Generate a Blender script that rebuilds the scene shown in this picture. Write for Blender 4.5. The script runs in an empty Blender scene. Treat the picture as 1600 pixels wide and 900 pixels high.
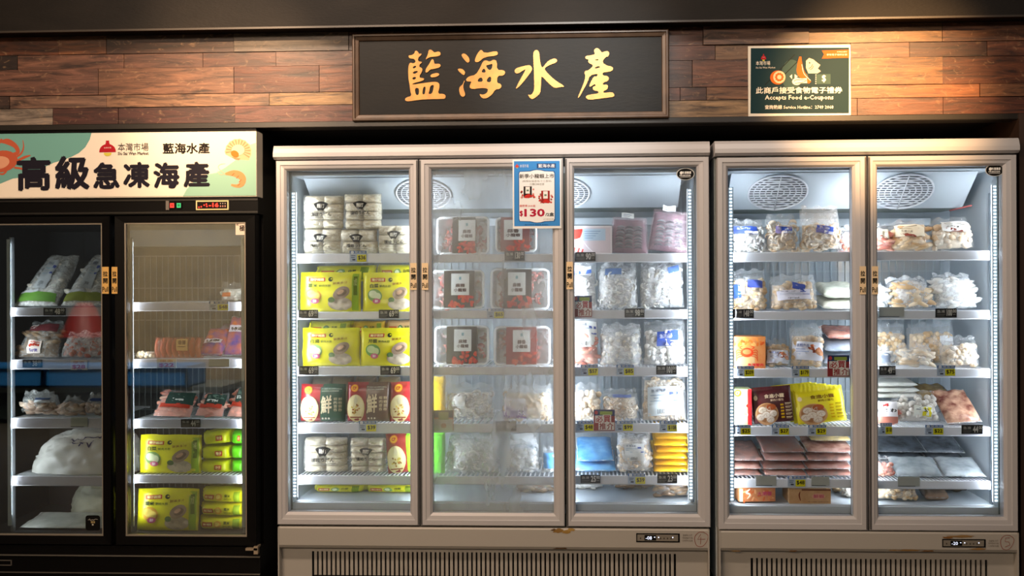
import bpy, math, random
from mathutils import Vector, Matrix, noise
from mathutils.geometry import tessellate_polygon
sc = bpy.context.scene
COL = sc.collection
V3 = Vector

# ------------------------------------------------------------------ camera
F = 1600.0
CX, CY = 850.0, 440.0
YAW, ROLL = math.radians(2.6), math.radians(0.26)
CAM = V3((0.0, -4.4, 1.40))
FWD = V3((-math.sin(YAW), math.cos(YAW), 0))
_R = V3((math.cos(YAW), math.sin(YAW), 0))
_U = V3((0, 0, 1))
RIGHT = _R * math.cos(ROLL) - _U * math.sin(ROLL)
UP = _U * math.cos(ROLL) + _R * math.sin(ROLL)
cam = bpy.data.cameras.new('camera')
cam.sensor_width = 36.0
cam.lens = 36.0
cam.shift_x = (800 - CX) / 1600.0
cam.shift_y = (CY - 450) / 1600.0
cam.clip_start = 0.05
camo = bpy.data.objects.new('camera', cam)
COL.objects.link(camo)
M = Matrix((RIGHT, UP, -FWD)).transposed().to_4x4()
M.translation = CAM
camo.matrix_world = M
sc.camera = camo


def AT(u, v, Y=0.0):
    d = FWD + RIGHT * ((u - CX) / F) + UP * (-(v - CY) / F)
    return CAM + d * ((Y - CAM.y) / d.y)


def X(u, Y=0.0, v=520):
    return AT(u, v, Y).x


def Z(v, Y=0.0, u=800):
    return AT(u, v, Y).z


# ------------------------------------------------------------------ view, world, lights
sc.view_settings.view_transform = 'Standard'
sc.view_settings.look = 'None'
sc.view_settings.exposure = 0.0
sc.view_settings.gamma = 1.0
sc.cycles.transparent_max_bounces = 24
sc.cycles.max_bounces = 8
sc.cycles.sample_clamp_indirect = 6.0
w = bpy.data.worlds.new('world')
sc.world = w
w.use_nodes = True
w.node_tree.nodes['Background'].inputs[0].default_value = (0.9, 0.85, 0.8, 1)
w.node_tree.nodes['Background'].inputs[1].default_value = 0.05


def spot(name, loc, target, energy, col, size=50, blend=0.8, radius=0.05):
    l = bpy.data.lights.new(name, 'SPOT')
    l.energy, l.color = energy, col
    l.spot_size, l.spot_blend, l.shadow_soft_size = math.radians(size), blend, radius
    o = bpy.data.objects.new(name, l)
    COL.objects.link(o)
    o.location = loc
    o.rotation_euler = (V3(target) - V3(loc)).to_track_quat('-Z', 'Y').to_euler()
    return o


def area(name, loc, target, sx, sy, energy, col):
    l = bpy.data.lights.new(name, 'AREA')
    l.shape, l.size, l.size_y = 'RECTANGLE', sx, sy
    l.energy, l.color = energy, col
    o = bpy.data.objects.new(name, l)
    COL.objects.link(o)
    o.location = loc
    d = (V3(target) - V3(loc)).normalized()
    zx = -d
    yx = V3((0, 0, 1)) if abs(d.z) < .9 else V3((0, 1, 0))
    xx = yx.cross(zx).normalized()
    yx = zx.cross(xx)
    m = Matrix((xx, yx, zx)).transposed().to_4x4()
    m.translation = loc
    o.matrix_world = m
    return o


COOL = (0.90, 0.94, 1.0)
WARM = (1.0, 0.62, 0.32)
# ceiling spotlights of the market hall
spot('ceiling_spot_warm', (X(345), -2.5, 3.12), (X(352), 0, 2.27), 480, (1.0, .64, .36), 24, 1.0)
spot('ceiling_spot_banner', (X(330), -2.5, 3.12), (X(335), 0, 1.88), 190, (1.0, .68, .38), 20, 1.0)
spot('ceiling_spot_cool', (X(905), -2.5, 3.12), (X(905), 0, 2.30), 240, (1.0, .96, .90), 24, 1.0)
spot('ceiling_spot_amber', (X(1400), -2.5, 3.12), (X(1385), 0, 2.20), 1350, (1.0, .56, .24), 23, 1.0)
# added wide fill lamps: one pair far behind the viewer, one over the aisle
area('hall_fill_left', (-2.4, -6.4, 3.25), (-0.9, 0, 0.8), 2.2, .6, 170, (1.0, .74, .53))
area('hall_fill_right', (1.6, -7.5, 3.25), (1.0, 0, 1.0), 2.2, .6, 38, (1.0, .88, .78))
area('aisle_fill_left', (-1.3, -1.6, 3.3), (-1.1, -.2, 0.5), 1.6, .15, 62, (1.0, .74, .55))  # added steep fill, shades the grille under the base overhang
area('aisle_fill_right', (1.0, -1.6, 3.3), (1.0, -.2, 0.5), 1.6, .15, 15, (1.0, .86, .74))


# ------------------------------------------------------------------ materials
def lin(c):
    if isinstance(c, str):
        c = c.lstrip('#')
        c = tuple(int(c[i:i + 2], 16) / 255 for i in (0, 2, 4))
    return tuple(x / 12.92 if x <= .04045 else ((x + .055) / 1.055) ** 2.4 for x in c)


MATS = {}


def mat(key, color='#808080', rough=.5, metal=0.0, spec=.5, emit=0.0, var=0.0, vscale=20.0, bump=0.0, bscale=60.0, color2=None, sss=0.0, stretch=(1, 1, 1)):
    if key in MATS:
        return MATS[key]
    m = bpy.data.materials.new(key)
    m.use_nodes = True
    nt = m.node_tree
    b = nt.nodes['Principled BSDF']
    c = lin(color)
    b.inputs['Base Color'].default_value = (*c, 1)
    b.inputs['Roughness'].default_value = rough
    b.inputs['Metallic'].default_value = metal
    b.inputs['Specular IOR Level'].default_value = spec
    if emit:
        b.inputs['Emission Color'].default_value = (*c, 1)
        b.inputs['Emission Strength'].default_value = emit
    if var or color2 or bump:
        tc = nt.nodes.new('ShaderNodeTexCoord')
        mp = nt.nodes.new('ShaderNodeMapping')
        mp.inputs['Scale'].default_value = stretch
        nt.links.new(tc.outputs['Object'], mp.inputs[0])
    if var or color2:
        n = nt.nodes.new('ShaderNodeTexNoise')
        n.inputs['Scale'].default_value = vscale
        n.inputs['Detail'].default_value = 5
        nt.links.new(mp.outputs[0], n.inputs['Vector'])
        r = nt.nodes.new('ShaderNodeValToRGB')
        r.color_ramp.elements[0].position = .35
        r.color_ramp.elements[1].position = .65
        c2 = lin(color2) if color2 else tuple(x * (1 - var) for x in c)
        r.color_ramp.elements[0].color = (*c2, 1)
        r.color_ramp.elements[1].color = (*c, 1)
        nt.links.new(n.outputs[0], r.inputs[0])
        nt.links.new(r.outputs[0], b.inputs['Base Color'])
    if bump:
        n2 = nt.nodes.new('ShaderNodeTexNoise')
        n2.inputs['Scale'].default_value = bscale
        n2.inputs['Detail'].default_value = 3
        nt.links.new(mp.outputs[0], n2.inputs['Vector'])
        bp = nt.nodes.new('ShaderNodeBump')
        bp.inputs['Strength'].default_value = bump
        bp.inputs['Distance'].default_value = .004
        nt.links.new(n2.outputs[0], bp.inputs['Height'])
        nt.links.new(bp.outputs[0], b.inputs['Normal'])
    MATS[key] = m
    return m


def film(key, color='#ffffff', op=.12, rough=.15, tint='#ffffff', bump=.6, bscale=45):
    """clear crinkled plastic: mostly see-through, with a whitish sheen"""
    if key in MATS:
        return MATS[key]
    m = bpy.data.materials.new(key)
    m.use_nodes = True
    nt = m.node_tree
    b = nt.nodes['Principled BSDF']
    out = nt.nodes['Material Output']
    b.inputs['Base Color'].default_value = (*lin(color), 1)
    b.inputs['Roughness'].default_value = rough
    b.inputs['Specular IOR Level'].default_value = .8
    t = nt.nodes.new('ShaderNodeBsdfTransparent')
    t.inputs[0].default_value = (*lin(tint), 1)
    tc = nt.nodes.new('ShaderNodeTexCoord')
    n = nt.nodes.new('ShaderNodeTexNoise')
    n.inputs['Scale'].default_value = bscale
    n.inputs['Detail'].default_value = 4
    n.inputs['Distortion'].default_value = 1.2
    nt.links.new(tc.outputs['Object'], n.inputs['Vector'])
    bp = nt.nodes.new('ShaderNodeBump')
    bp.inputs['Strength'].default_value = bump
    bp.inputs['Distance'].default_value = .01
    nt.links.new(n.outputs[0], bp.inputs['Height'])
    nt.links.new(bp.outputs[0], b.inputs['Normal'])
    r = nt.nodes.new('ShaderNodeMapRange')
    r.inputs[1].default_value, r.inputs[2].default_value = .35, .7
    r.inputs[3].default_value, r.inputs[4].default_value = op * .5, min(1, op * 1.8)
    nt.links.new(n.outputs[0], r.inputs[0])
    mx = nt.nodes.new('ShaderNodeMixShader')
    nt.links.new(r.outputs[0], mx.inputs[0])
    nt.links.new(t.outputs[0], mx.inputs[1])
    nt.links.new(b.outputs[0], mx.inputs[2])
    nt.links.new(mx.outputs[0], out.inputs[0])
    MATS[key] = m
    return m


def glass(key, refl=.06, frost=None, tint='#f6f9fb'):
    """thin pane: transparent with a mirror coat; frost=(low, high) adds frozen condensation in patches"""
    if key in MATS:
        return MATS[key]
    m = bpy.data.materials.new(key)
    m.use_nodes = True
    nt = m.node_tree
    nt.nodes.remove(nt.nodes['Principled BSDF'])
    out = nt.nodes['Material Output']
    t = nt.nodes.new('ShaderNodeBsdfTransparent')
    t.inputs[0].default_value = (*lin(tint), 1)
    g = nt.nodes.new('ShaderNodeBsdfGlossy')
    g.inputs['Roughness'].default_value = .02
    base = t
    if frost:
        tc = nt.nodes.new('ShaderNodeTexCoord')
        mp = nt.nodes.new('ShaderNodeMapping')
        mp.inputs['Scale'].default_value = (6, 6, 2.2)
        nt.links.new(tc.outputs['Object'], mp.inputs[0])
        n = nt.nodes.new('ShaderNodeTexNoise')
        n.inputs['Scale'].default_value = 1.0
        n.inputs['Detail'].default_value = 7
        nt.links.new(mp.outputs[0], n.inputs['Vector'])
        r = nt.nodes.new('ShaderNodeMapRange')
        r.inputs[1].default_value, r.inputs[2].default_value = .3, .72
        r.inputs[3].default_value, r.inputs[4].default_value = frost
        nt.links.new(n.outputs[0], r.inputs[0])
        d = nt.nodes.new('ShaderNodeBsdfDiffuse')
        d.inputs[0].default_value = (.8, .86, .86, 1)
        tl = nt.nodes.new('ShaderNodeBsdfTranslucent')
        tl.inputs[0].default_value = (.8, .86, .86, 1)
        dm = nt.nodes.new('ShaderNodeMixShader')
        dm.inputs[0].default_value = .6
        nt.links.new(d.outputs[0], dm.inputs[1])
        nt.links.new(tl.outputs[0], dm.inputs[2])
        fm = nt.nodes.new('ShaderNodeMixShader')
        nt.links.new(r.outputs[0], fm.inputs[0])
        nt.links.new(t.outputs[0], fm.inputs[1])
        nt.links.new(dm.outputs[0], fm.inputs[2])
        base = fm
    fr = nt.nodes.new('ShaderNodeFresnel')
    fr.inputs[0].default_value = 1.5
    ma = nt.nodes.new('ShaderNodeMath')
    ma.operation = 'MULTIPLY'
    ma.inputs[1].default_value = refl / .04
    nt.links.new(fr.outputs[0], ma.inputs[0])
    mx = nt.nodes.new('ShaderNodeMixShader')
    nt.links.new(ma.outputs[0], mx.inputs[0])
    nt.links.new(base.outputs[0], mx.inputs[1])
    nt.links.new(g.outputs[0], mx.inputs[2])
    nt.links.new(mx.outputs[0], out.inputs[0])
    MATS[key] = m
    return m


def ink(c, rough=.45):
    return mat('ink_' + c.lstrip('#'), c, max(rough, .5), spec=.12)


# ------------------------------------------------------------------ mesh tools
ORG = {}


class MB:
    def __init__(s):
        s.v, s.f, s.m, s.s, s.mats = [], [], [], [], []

    def mi(s, m):
        if m not in s.mats:
            s.mats.append(m)
        return s.mats.index(m)

    def add(s, verts, faces, m, smooth=False):
        o, k = len(s.v), s.mi(m)
        s.v += [tuple(p) for p in verts]
        for f in faces:
            s.f.append(tuple(i + o for i in f))
            s.m.append(k)
            s.s.append(smooth)

    def box(s, x0, x1, y0, y1, z0, z1, m):
        if x0 > x1: x0, x1 = x1, x0
        if y0 > y1: y0, y1 = y1, y0
        if z0 > z1: z0, z1 = z1, z0
        v = [(x0, y0, z0), (x1, y0, z0), (x1, y1, z0), (x0, y1, z0), (x0, y0, z1), (x1, y0, z1), (x1, y1, z1), (x0, y1, z1)]
        s.add(v, [(0, 3, 2, 1), (4, 5, 6, 7), (0, 1, 5, 4), (1, 2, 6, 5), (2, 3, 7, 6), (3, 0, 4, 7)], m)

    def frame(s, x0, x1, z0, z1, prof, m):
        """a mitred rectangular frame swept from a profile of (inset, y)"""
        v, f = [], []
        for (i, y) in prof:
            v += [(x0 + i, y, z0 + i), (x1 - i, y, z0 + i), (x1 - i, y, z1 - i), (x0 + i, y, z1 - i)]
        for k in range(len(prof) - 1):
            for j in range(4):
                a, b = k * 4 + j, k * 4 + (j + 1) % 4
                f.append((a, b, b + 4, a + 4))
        s.add(v, f, m)

    def extrude(s, prof, x0, x1, m, cap=True):
        """a (y, z) profile drawn out along x"""
        n = len(prof)
        v = [(x0, y, z) for y, z in prof] + [(x1, y, z) for y, z in prof]
        f = [(i, (i + 1) % n, (i + 1) % n + n, i + n) for i in range(n)]
        if cap:
            f += [tuple(range(n - 1, -1, -1)), tuple(range(n, 2 * n))]
        s.add(v, f, m)

    def tube(s, pts, r, m, n=8, closed=False, smooth=True):
        pts = [V3(p) for p in pts]
        rr = r if isinstance(r, (list, tuple)) else [r] * len(pts)
        N = len(pts)
        v, f = [], []
        for i, p in enumerate(pts):
            a = pts[(i - 1) % N] if (closed or i > 0) else p
            b = pts[(i + 1) % N] if (closed or i < N - 1) else p
            t = (b - a).normalized()
            ref = V3((0, 0, 1)) if abs(t.z) < .8 else V3((0, 1, 0))
            e1 = t.cross(ref).normalized()
            e2 = t.cross(e1)
            for j in range(n):
                q = 2 * math.pi * j / n
                v.append(p + (e1 * math.cos(q) + e2 * math.sin(q)) * rr[i])
        for i in range(N if closed else N - 1):
            for j in range(n):
                a, b = i * n + j, i * n + (j + 1) % n
                c, d = ((i + 1) % N) * n + (j + 1) % n, ((i + 1) % N) * n + j
                f.append((a, b, c, d))
        if not closed:
            f += [tuple(range(n - 1, -1, -1)), tuple(range((N - 1) * n, N * n))]
        s.add(v, f, m, smooth)

    def disc(s, c, ax_u, ax_v, ru, rv, m, n=28):
        c, ax_u, ax_v = V3(c), V3(ax_u), V3(ax_v)
        v = [c] + [c + ax_u * ru * math.cos(2 * math.pi * i / n) + ax_v * rv * math.sin(2 * math.pi * i / n) for i in range(n)]
        s.add(v, [(0, i + 1, (i + 1) % n + 1) for i in range(n)], m)

    def blob(s, c, rx, ry, rz, rot, m, nu=8, nv=5, seed=0, rough=.12):
        v, f = [], []
        c = V3(c)
        v.append(c + rot @ V3((0, 0, rz)))
        for i in range(1, nv):
            th = math.pi * i / nv
            for j in range(nu):
                ph = 2 * math.pi * j / nu
                k = 1 + rough * noise.noise(V3((math.cos(ph) * 2 + seed, math.sin(ph) * 2, th + seed)))
                v.append(c + rot @ V3((rx * k * math.sin(th) * math.cos(ph), ry * k * math.sin(th) * math.sin(ph), rz * k * math.cos(th))))
        v.append(c + rot @ V3((0, 0, -rz)))
        for j in range(nu):
            f.append((0, 1 + j, 1 + (j + 1) % nu))
        for i in range(nv - 2):
            for j in range(nu):
                a, b = 1 + i * nu + j, 1 + i * nu + (j + 1) % nu
                f.append((a, a + nu, b + nu, b))
        o = 1 + (nv - 2) * nu
        for j in range(nu):
            f.append((len(v) - 1, o + (j + 1) % nu, o + j))
        s.add(v, f, m, True)

    def build(s, name, parent=None, origin=None, bevel=0, **props):
        if parent is not None:
            org = ORG[parent.name]
        else:
            org = V3(origin) if origin is not None else V3((0, 0, 0))
        me = bpy.data.meshes.new(name)
        me.from_pydata([(p[0] - org.x, p[1] - org.y, p[2] - org.z) for p in s.v], [], s.f)
        for m in s.mats:
            me.materials.append(m)
        me.polygons.foreach_set('material_index', s.m)
        me.polygons.foreach_set('use_smooth', s.s)
        me.update()
        o = bpy.data.objects.new(name, me)
        COL.objects.link(o)
        ORG[o.name] = org
        if parent is not None:
            o.parent = parent
        else:
            o.location = org
        if bevel:
            b = o.modifiers.new('bevel', 'BEVEL')
            b.width, b.segments, b.limit_method = bevel, 2, 'ANGLE'
            b.angle_limit = math.radians(50)
        for k, val in props.items():
            o[k] = val
        return o


def thing(name, label, cat, loc, group=None):
    o = bpy.data.objects.new(name, None)
    COL.objects.link(o)
    o.empty_display_size = .05
    o.location = loc
    ORG[o.name] = V3(loc)
    o['label'], o['category'] = label, cat
    if group: o['group'] = group
    return o


def tag(o, label, cat, group=None):
    o['label'], o['category'] = label, cat
    if group: o['group'] = group
    return o


# ------------------------------------------------------------------ surfaces that printing is laid on
class Flat:
    """a flat rectangle: O bottom centre, u right, v up, n towards the viewer"""
    def __init__(s, O, w, h, tilt=0, yaw=0, roll=0):
        s.O, s.w, s.h = V3(O), w, h
        R = Matrix.Rotation(yaw, 3, 'Z') @ Matrix.Rotation(-tilt, 3, 'X')
        Q = Matrix.Rotation(roll, 3, 'Y')
        s.U, s.V, s.N = R @ Q @ V3((1, 0, 0)), R @ Q @ V3((0, 0, 1)), R @ V3((0, -1, 0))

    def p(s, x, y, off=0):
        return s.O + s.U * ((x - .5) * s.w) + s.V * ((1 - y) * s.h) + s.N * off


class Pil(Flat):
    """a stuffed pillow: as Flat, with a bulging, wrinkled front and back"""
    def __init__(s, O, w, h, d, tilt=0, yaw=0, roll=0, seed=0, wr=.12, pu=4, pv=4, q=.5, top=1.0, edge=.02, wf=2.2):
        super().__init__(O, w, h, tilt, yaw, roll)
        s.d, s.seed, s.wr, s.pu, s.pv, s.q, s.top, s.edge, s.wf = d, seed * 7.31, wr, pu, pv, q, top, edge, wf

    def tk(s, u, v, side=1):
        t = max(0.0, (1 - abs(u) ** s.pu)) * max(0.0, (1 - abs(v) ** s.pv))
        n = noise.noise(V3((u * s.wf + s.seed, v * s.wf + side * 5, s.seed))) + .5 * noise.noise(V3((u * s.wf * 2.5 + s.seed, v * s.wf * 2.5 + side * 5, s.seed + 9)))
        return s.d / 2 * t ** s.q * (1 + s.wr * n)

    def p(s, x, y, off=0, side=1):
        u, v = 2 * x - 1, 1 - 2 * y
        e = s.edge * noise.noise(V3((v * 1.7, s.seed, 3.0)))
        k = 1 + (s.top - 1) * (v + 1) / 2
        e2 = s.edge * noise.noise(V3((u * 1.7, s.seed, 8.0))) * (1 if v > 0 else .0) * abs(v)
        return s.O + s.U * ((u * k + e) * s.w / 2) + s.V * ((v + 1) / 2 * s.h * (1 + e2)) + s.N * (side * s.tk(u, v, side) + off)

    def mesh(s, mb, m, nu=18, nv=18, back=True, split=None, m2=None):
        xs = [.5 - .5 * math.cos(math.pi * i / nu) if s.pu > 3 else i / nu for i in range(nu + 1)]
        if split:
            k = min(range(1, nu), key=lambda i: abs(xs[i] - split))
            xs[k] = split
        for side in ((1, -1) if back else (1,)):
            v = [s.p(xs[i], .5 - .5 * math.cos(math.pi * j / nv) if s.pv > 3 else j / nv, 0, side) for j in range(nv + 1) for i in range(nu + 1)]
            f, f2 = [], []
            for j in range(nv):
                for i in range(nu):
                    a = j * (nu + 1) + i
                    q = (a, a + nu + 1, a + nu + 2, a + 1)
                    (f2 if split and i >= k else f).append(q if side == 1 else q[::-1])
            mb.add(v, f, m, True)
            if f2: mb.add(v, f2, m2, True)


EPS0, EPSL = .0006, .0005


_LAY = [0]


def off(l, surf):
    _LAY[0] = (_LAY[0] + 1) % 11        # prints of one layer never lie in exactly one plane
    return (EPS0 + EPSL * l + _LAY[0] * 3.5e-5) * (2.2 if isinstance(surf, Pil) else 1.0)


def rect(mb, sf, x0, y0, x1, y1, m, l=0, n=6):
    if not isinstance(sf, Pil): n = 1
    o = off(l, sf)
    v = [sf.p(x0 + (x1 - x0) * i / n, y0 + (y1 - y0) * j / n, o) for j in range(n + 1) for i in range(n + 1)]
    f = [(j * (n + 1) + i, (j + 1) * (n + 1) + i, (j + 1) * (n + 1) + i + 1, j * (n + 1) + i + 1) for j in range(n) for i in range(n)]
    mb.add(v, f, m, True)


def quad(mb, sf, pts, m, l=0, n=5):
    if not isinstance(sf, Pil): n = 1
    o = off(l, sf)
    (ax, ay), (bx, by), (cx, cy), (dx, dy) = pts
    v = []
    for j in range(n + 1):
        for i in range(n + 1):
            s, t = i / n, j / n
            x = (1 - t) * ((1 - s) * ax + s * bx) + t * ((1 - s) * dx + s * cx)
            y = (1 - t) * ((1 - s) * ay + s * by) + t * ((1 - s) * dy + s * cy)
            v.append(sf.p(x, y, o))
    f = [(j * (n + 1) + i, (j + 1) * (n + 1) + i, (j + 1) * (n + 1) + i + 1, j * (n + 1) + i + 1) for j in range(n) for i in range(n)]
    mb.add(v, f, m, True)


def ell(mb, sf, cx, cy, rx, ry, m, l=0, rot=0, a0=0, a1=2 * math.pi, n=22, rings=3, hole=0.0):
    o = off(l, sf)
    if not isinstance(sf, Pil): rings = 1
    full = abs(a1 - a0) > 6.28
    cnt = n if full else n + 1
    asp = sf.h / sf.w
    v, f = [], []
    for k in range(rings + 1):
        rr = hole + (1 - hole) * k / rings
        for i in range(cnt):
            a = a0 + (a1 - a0) * i / n
            ex, ey = rx * rr * math.cos(a), ry * rr * math.sin(a)
            # rotate in true proportions
            wx, wy = ex, ey * asp
            c, s_ = math.cos(rot), math.sin(rot)
            wx, wy = wx * c - wy * s_, wx * s_ + wy * c
            v.append(sf.p(cx + wx, cy + wy / asp, o))
    for k in range(rings):
        for i in range(n):
            j = (i + 1) % cnt
            f.append((k * cnt + i, (k + 1) * cnt + i, (k + 1) * cnt + j, k * cnt + j))
    mb.add(v, f, m, True)


def poly(mb, sf, pts, m, l=0):
    o = off(l, sf)
    tri = tessellate_polygon([[V3((x, y, 0)) for x, y in pts]])
    mb.add([sf.p(x, y, o) for x, y in pts], tri, m)


def catmull(pts, n=5):
    out = []
    P = [pts[0]] + list(pts) + [pts[-1]]
    for i in range(1, len(P) - 2):
        for k in range(n):
            t = k / n
            q = []
            for d in range(len(pts[0])):
                a, b, c, e = P[i - 1][d], P[i][d], P[i + 1][d], P[i + 2][d]
                q.append(.5 * (2 * b + (c - a) * t + (2 * a - 5 * b + 4 * c - e) * t * t + (3 * b - a - 3 * c + e) * t ** 3))
            out.append(tuple(q))
    out.append(tuple(pts[-1]))
    return out


def stroke(mb, sf, pts, wd, m, l=0, smooth=True):
    """a brush line; wd in fractions of the surface's width (one number or one per point)"""
    if not isinstance(wd, (list, tuple)): wd = [wd] * len(pts)
    asp = sf.h / sf.w
    P = [(x, y * asp, q) for (x, y), q in zip(pts, wd)]
    if smooth and len(P) > 2: P = catmull(P, 4)
    o = off(l, sf)
    v, f = [], []
    for i, (x, y, q) in enumerate(P):
        a, b = P[max(0, i - 1)], P[min(len(P) - 1, i + 1)]
        tx, ty = b[0] - a[0], b[1] - a[1]
        L = math.hypot(tx, ty) or 1
        nx, ny = -ty / L * q / 2, tx / L * q / 2
        v += [sf.p(x + nx, (y + ny) / asp, o), sf.p(x - nx, (y - ny) / asp, o)]
    f = [(2 * i, 2 * i + 1, 2 * i + 3, 2 * i + 2) for i in range(len(P) - 1)]
    mb.add(v, f, m)


_TXT = {}


def glyphs(s, bold):
    k = (s, bold)
    if k not in _TXT:
        cu = bpy.data.curves.new('t', 'FONT')
        cu.body, cu.size, cu.offset, cu.resolution_u = s, 1, bold, 1 if len(s) > 6 else 2
        ob = bpy.data.objects.new('t', cu)
        COL.objects.link(ob)
        me = bpy.data.meshes.new_from_object(ob.evaluated_get(bpy.context.evaluated_depsgraph_get()))
        vs = [(v.co.x, v.co.y) for v in me.vertices]
        fs = [tuple(p.vertices) for p in me.polygons]
        bpy.data.objects.remove(ob)
        bpy.data.curves.remove(cu)
        bpy.data.meshes.remove(me)
        x0, x1 = min(v[0] for v in vs), max(v[0] for v in vs)
        y0, y1 = min(v[1] for v in vs), max(v[1] for v in vs)
        _TXT[k] = ([(v[0] - x0, v[1] - y0) for v in vs], fs, x1 - x0, y1 - y0)
    return _TXT[k]


def text(mb, sf, s, x0, y0, x1, y1, m, l=1, bold=.02, fit=True, rot=0.0):
    """writing that fills the box x0..x1, y0..y1 (top-left origin)"""
    vs, fs, W, H = glyphs(s, 0.0)
    o = off(l, sf)
    n = 0 if bold <= .012 else (5 if bold < .04 else 10)
    gx, gy = bold * 1.1 * (x1 - x0) / W, bold * 1.1 * (y1 - y0) / H   # heavier strokes: the glyph laid down again all around itself
    for k in range(n + 1):
        dx, dy = (0, 0) if k == n else (gx * math.cos(2 * math.pi * k / n), gy * math.sin(2 * math.pi * k / n))
        out = []
        for (x, y) in vs:
            a, b = x / W, 1 - y / H
            out.append(sf.p(x0 + gx + dx + (x1 - x0 - 2 * gx) * a, y0 + gy + dy + (y1 - y0 - 2 * gy) * b + rot * a, o + k * 3e-5))
        mb.add(out, fs, m)


def chaikin(p):
    out = []
    for i in range(len(p)):
        a, b = p[i], p[(i + 1) % len(p)]
        out += [(a[0] * .75 + b[0] * .25, a[1] * .75 + b[1] * .25), (a[0] * .25 + b[0] * .75, a[1] * .25 + b[1] * .75)]
    return out

# ================================================================== THE ROOM
def wood_mat():
    m = bpy.data.materials.new('printed_wood')
    m.use_nodes = True
    nt = m.node_tree
    b = nt.nodes['Principled BSDF']
    b.inputs['Roughness'].default_value = .42
    at = nt.nodes.new('ShaderNodeAttribute')
    at.attribute_name = 'tint'
    tc = nt.nodes.new('ShaderNodeTexCoord')
    mp = nt.nodes.new('ShaderNodeMapping')
    mp.inputs['Scale'].default_value = (3.0, 1, 26)
    nt.links.new(tc.outputs['Object'], mp.inputs[0])
    ad = nt.nodes.new('ShaderNodeVectorMath')
    ad.operation = 'ADD'
    nt.links.new(mp.outputs[0], ad.inputs[0])
    nt.links.new(at.outputs['Color'], ad.inputs[1])
    n = nt.nodes.new('ShaderNodeTexNoise')
    n.inputs['Scale'].default_value = 1.6
    n.inputs['Detail'].default_value = 9
    n.inputs['Roughness'].default_value = .68
    n.inputs['Distortion'].default_value = .9
    nt.links.new(ad.outputs[0], n.inputs['Vector'])
    r = nt.nodes.new('ShaderNodeValToRGB')
    e = r.color_ramp.elements
    e[0].position, e[0].color = .34, (.16, .14, .14, 1)
    e[1].position, e[1].color = .66, (1.45, 1.38, 1.3, 1)
    nt.links.new(n.outputs[0], r.inputs[0])
    mx = nt.nodes.new('ShaderNodeMix')
    mx.data_type, mx.blend_type = 'RGBA', 'MULTIPLY'
    mx.inputs[0].default_value = 1
    nt.links.new(at.outputs['Color'], mx.inputs[6])
    nt.links.new(r.outputs[0], mx.inputs[7])
    # pale cross-grain saw marks and blotches
    mp2 = nt.nodes.new('ShaderNodeMapping')
    mp2.inputs['Scale'].default_value = (9, 1, 16)
    mp2.inputs['Rotation'].default_value = (0, .5, 0)
    nt.links.new(tc.outputs['Object'], mp2.inputs[0])
    n2 = nt.nodes.new('ShaderNodeTexNoise')
    n2.inputs['Scale'].default_value = 2.0
    n2.inputs['Detail'].default_value = 8
    n2.inputs['Distortion'].default_value = 2.0
    nt.links.new(mp2.outputs[0], n2.inputs['Vector'])
    r2 = nt.nodes.new('ShaderNodeValToRGB')
    r2.color_ramp.elements[0].position, r2.color_ramp.elements[0].color = .6, (0, 0, 0, 1)
    r2.color_ramp.elements[1].position, r2.color_ramp.elements[1].color = .78, (.5, .5, .5, 1)
    nt.links.new(n2.outputs[0], r2.inputs[0])
    mx2 = nt.nodes.new('ShaderNodeMix')
    mx2.data_type = 'RGBA'
    nt.links.new(r2.outputs[0], mx2.inputs[0])
    nt.links.new(mx.outputs[2], mx2.inputs[6])
    mx2.inputs[7].default_value = (*lin('#b08c66'), 1)
    nt.links.new(mx2.outputs[2], b.inputs['Base Color'])
    bp = nt.nodes.new('ShaderNodeBump')
    bp.inputs['Strength'].default_value = .35
    bp.inputs['Distance'].default_value = .004
    nt.links.new(n.outputs[0], bp.inputs['Height'])
    nt.links.new(bp.outputs[0], b.inputs['Normal'])
    return m


WY = .06
dark = mat('black_paint', '#0c0b0a', .7)
rows = [(36, 76), (76, 99), (99, 141), (141, 161), (161, 189)]
cuts = [[-120, -20, 95, 170, 369, 548, 700, 900, 1100, 1265, 1473, 1640, 2400],
        [-120, 31, 197, 320, 434, 560, 800, 980, 1119, 1330, 1422, 1543, 2400],
        [-120, -10, 158, 369, 502, 620, 900, 1083, 1330, 1473, 1640, 2400],
        [-120, 19, 170, 424, 560, 820, 1064, 1105, 1330, 1531, 2400],
        [-120, 86, 188, 370, 560, 860, 1170, 1340, 1474, 1640, 2400]]
tints = {(0, 1): '#6e3d22', (0, 2): '#7b4b2a', (0, 3): '#4d3020', (0, 4): '#75675a', (0, 5): '#5b3b36',
         (1, 0): '#2c1d18', (1, 1): '#7d5644', (1, 2): '#704d3d', (1, 3): '#6a4230', (1, 4): '#7c5748',
         (2, 1): '#7f5747', (2, 2): '#8d634b', (2, 3): '#6d3a24', (2, 4): '#935f45', (3, 0): '#4a342c', (3, 1): '#8d6b58', (3, 2): '#a2795c',
         (3, 3): '#c29a68', (4, 0): '#9a8d80', (4, 1): '#5a3128', (4, 2): '#55302a', (4, 3): '#7d4c42', (0, 8): '#7b5a46', (0, 9): '#8f6a44',
         (0, 10): '#7c5238', (1, 7): '#6b4436', (1, 8): '#8b6a4c', (1, 9): '#7d5239', (1, 10): '#4e2e20', (1, 11): '#7a4a32', (2, 6): '#5b3d32', (2, 7): '#80543e',
         (2, 8): '#96683f', (2, 9): '#6e3e24', (3, 5): '#6b4335', (3, 6): '#604034', (3, 7): '#8a6244', (3, 8): '#a6683e', (3, 9): '#84583a', (4, 5): '#a58763',
         (4, 6): '#8c5a3c', (4, 7): '#7b4a33', (4, 8): '#6b3c28'}
random.seed(5)
wm = wood_mat()
wall = MB()
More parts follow.
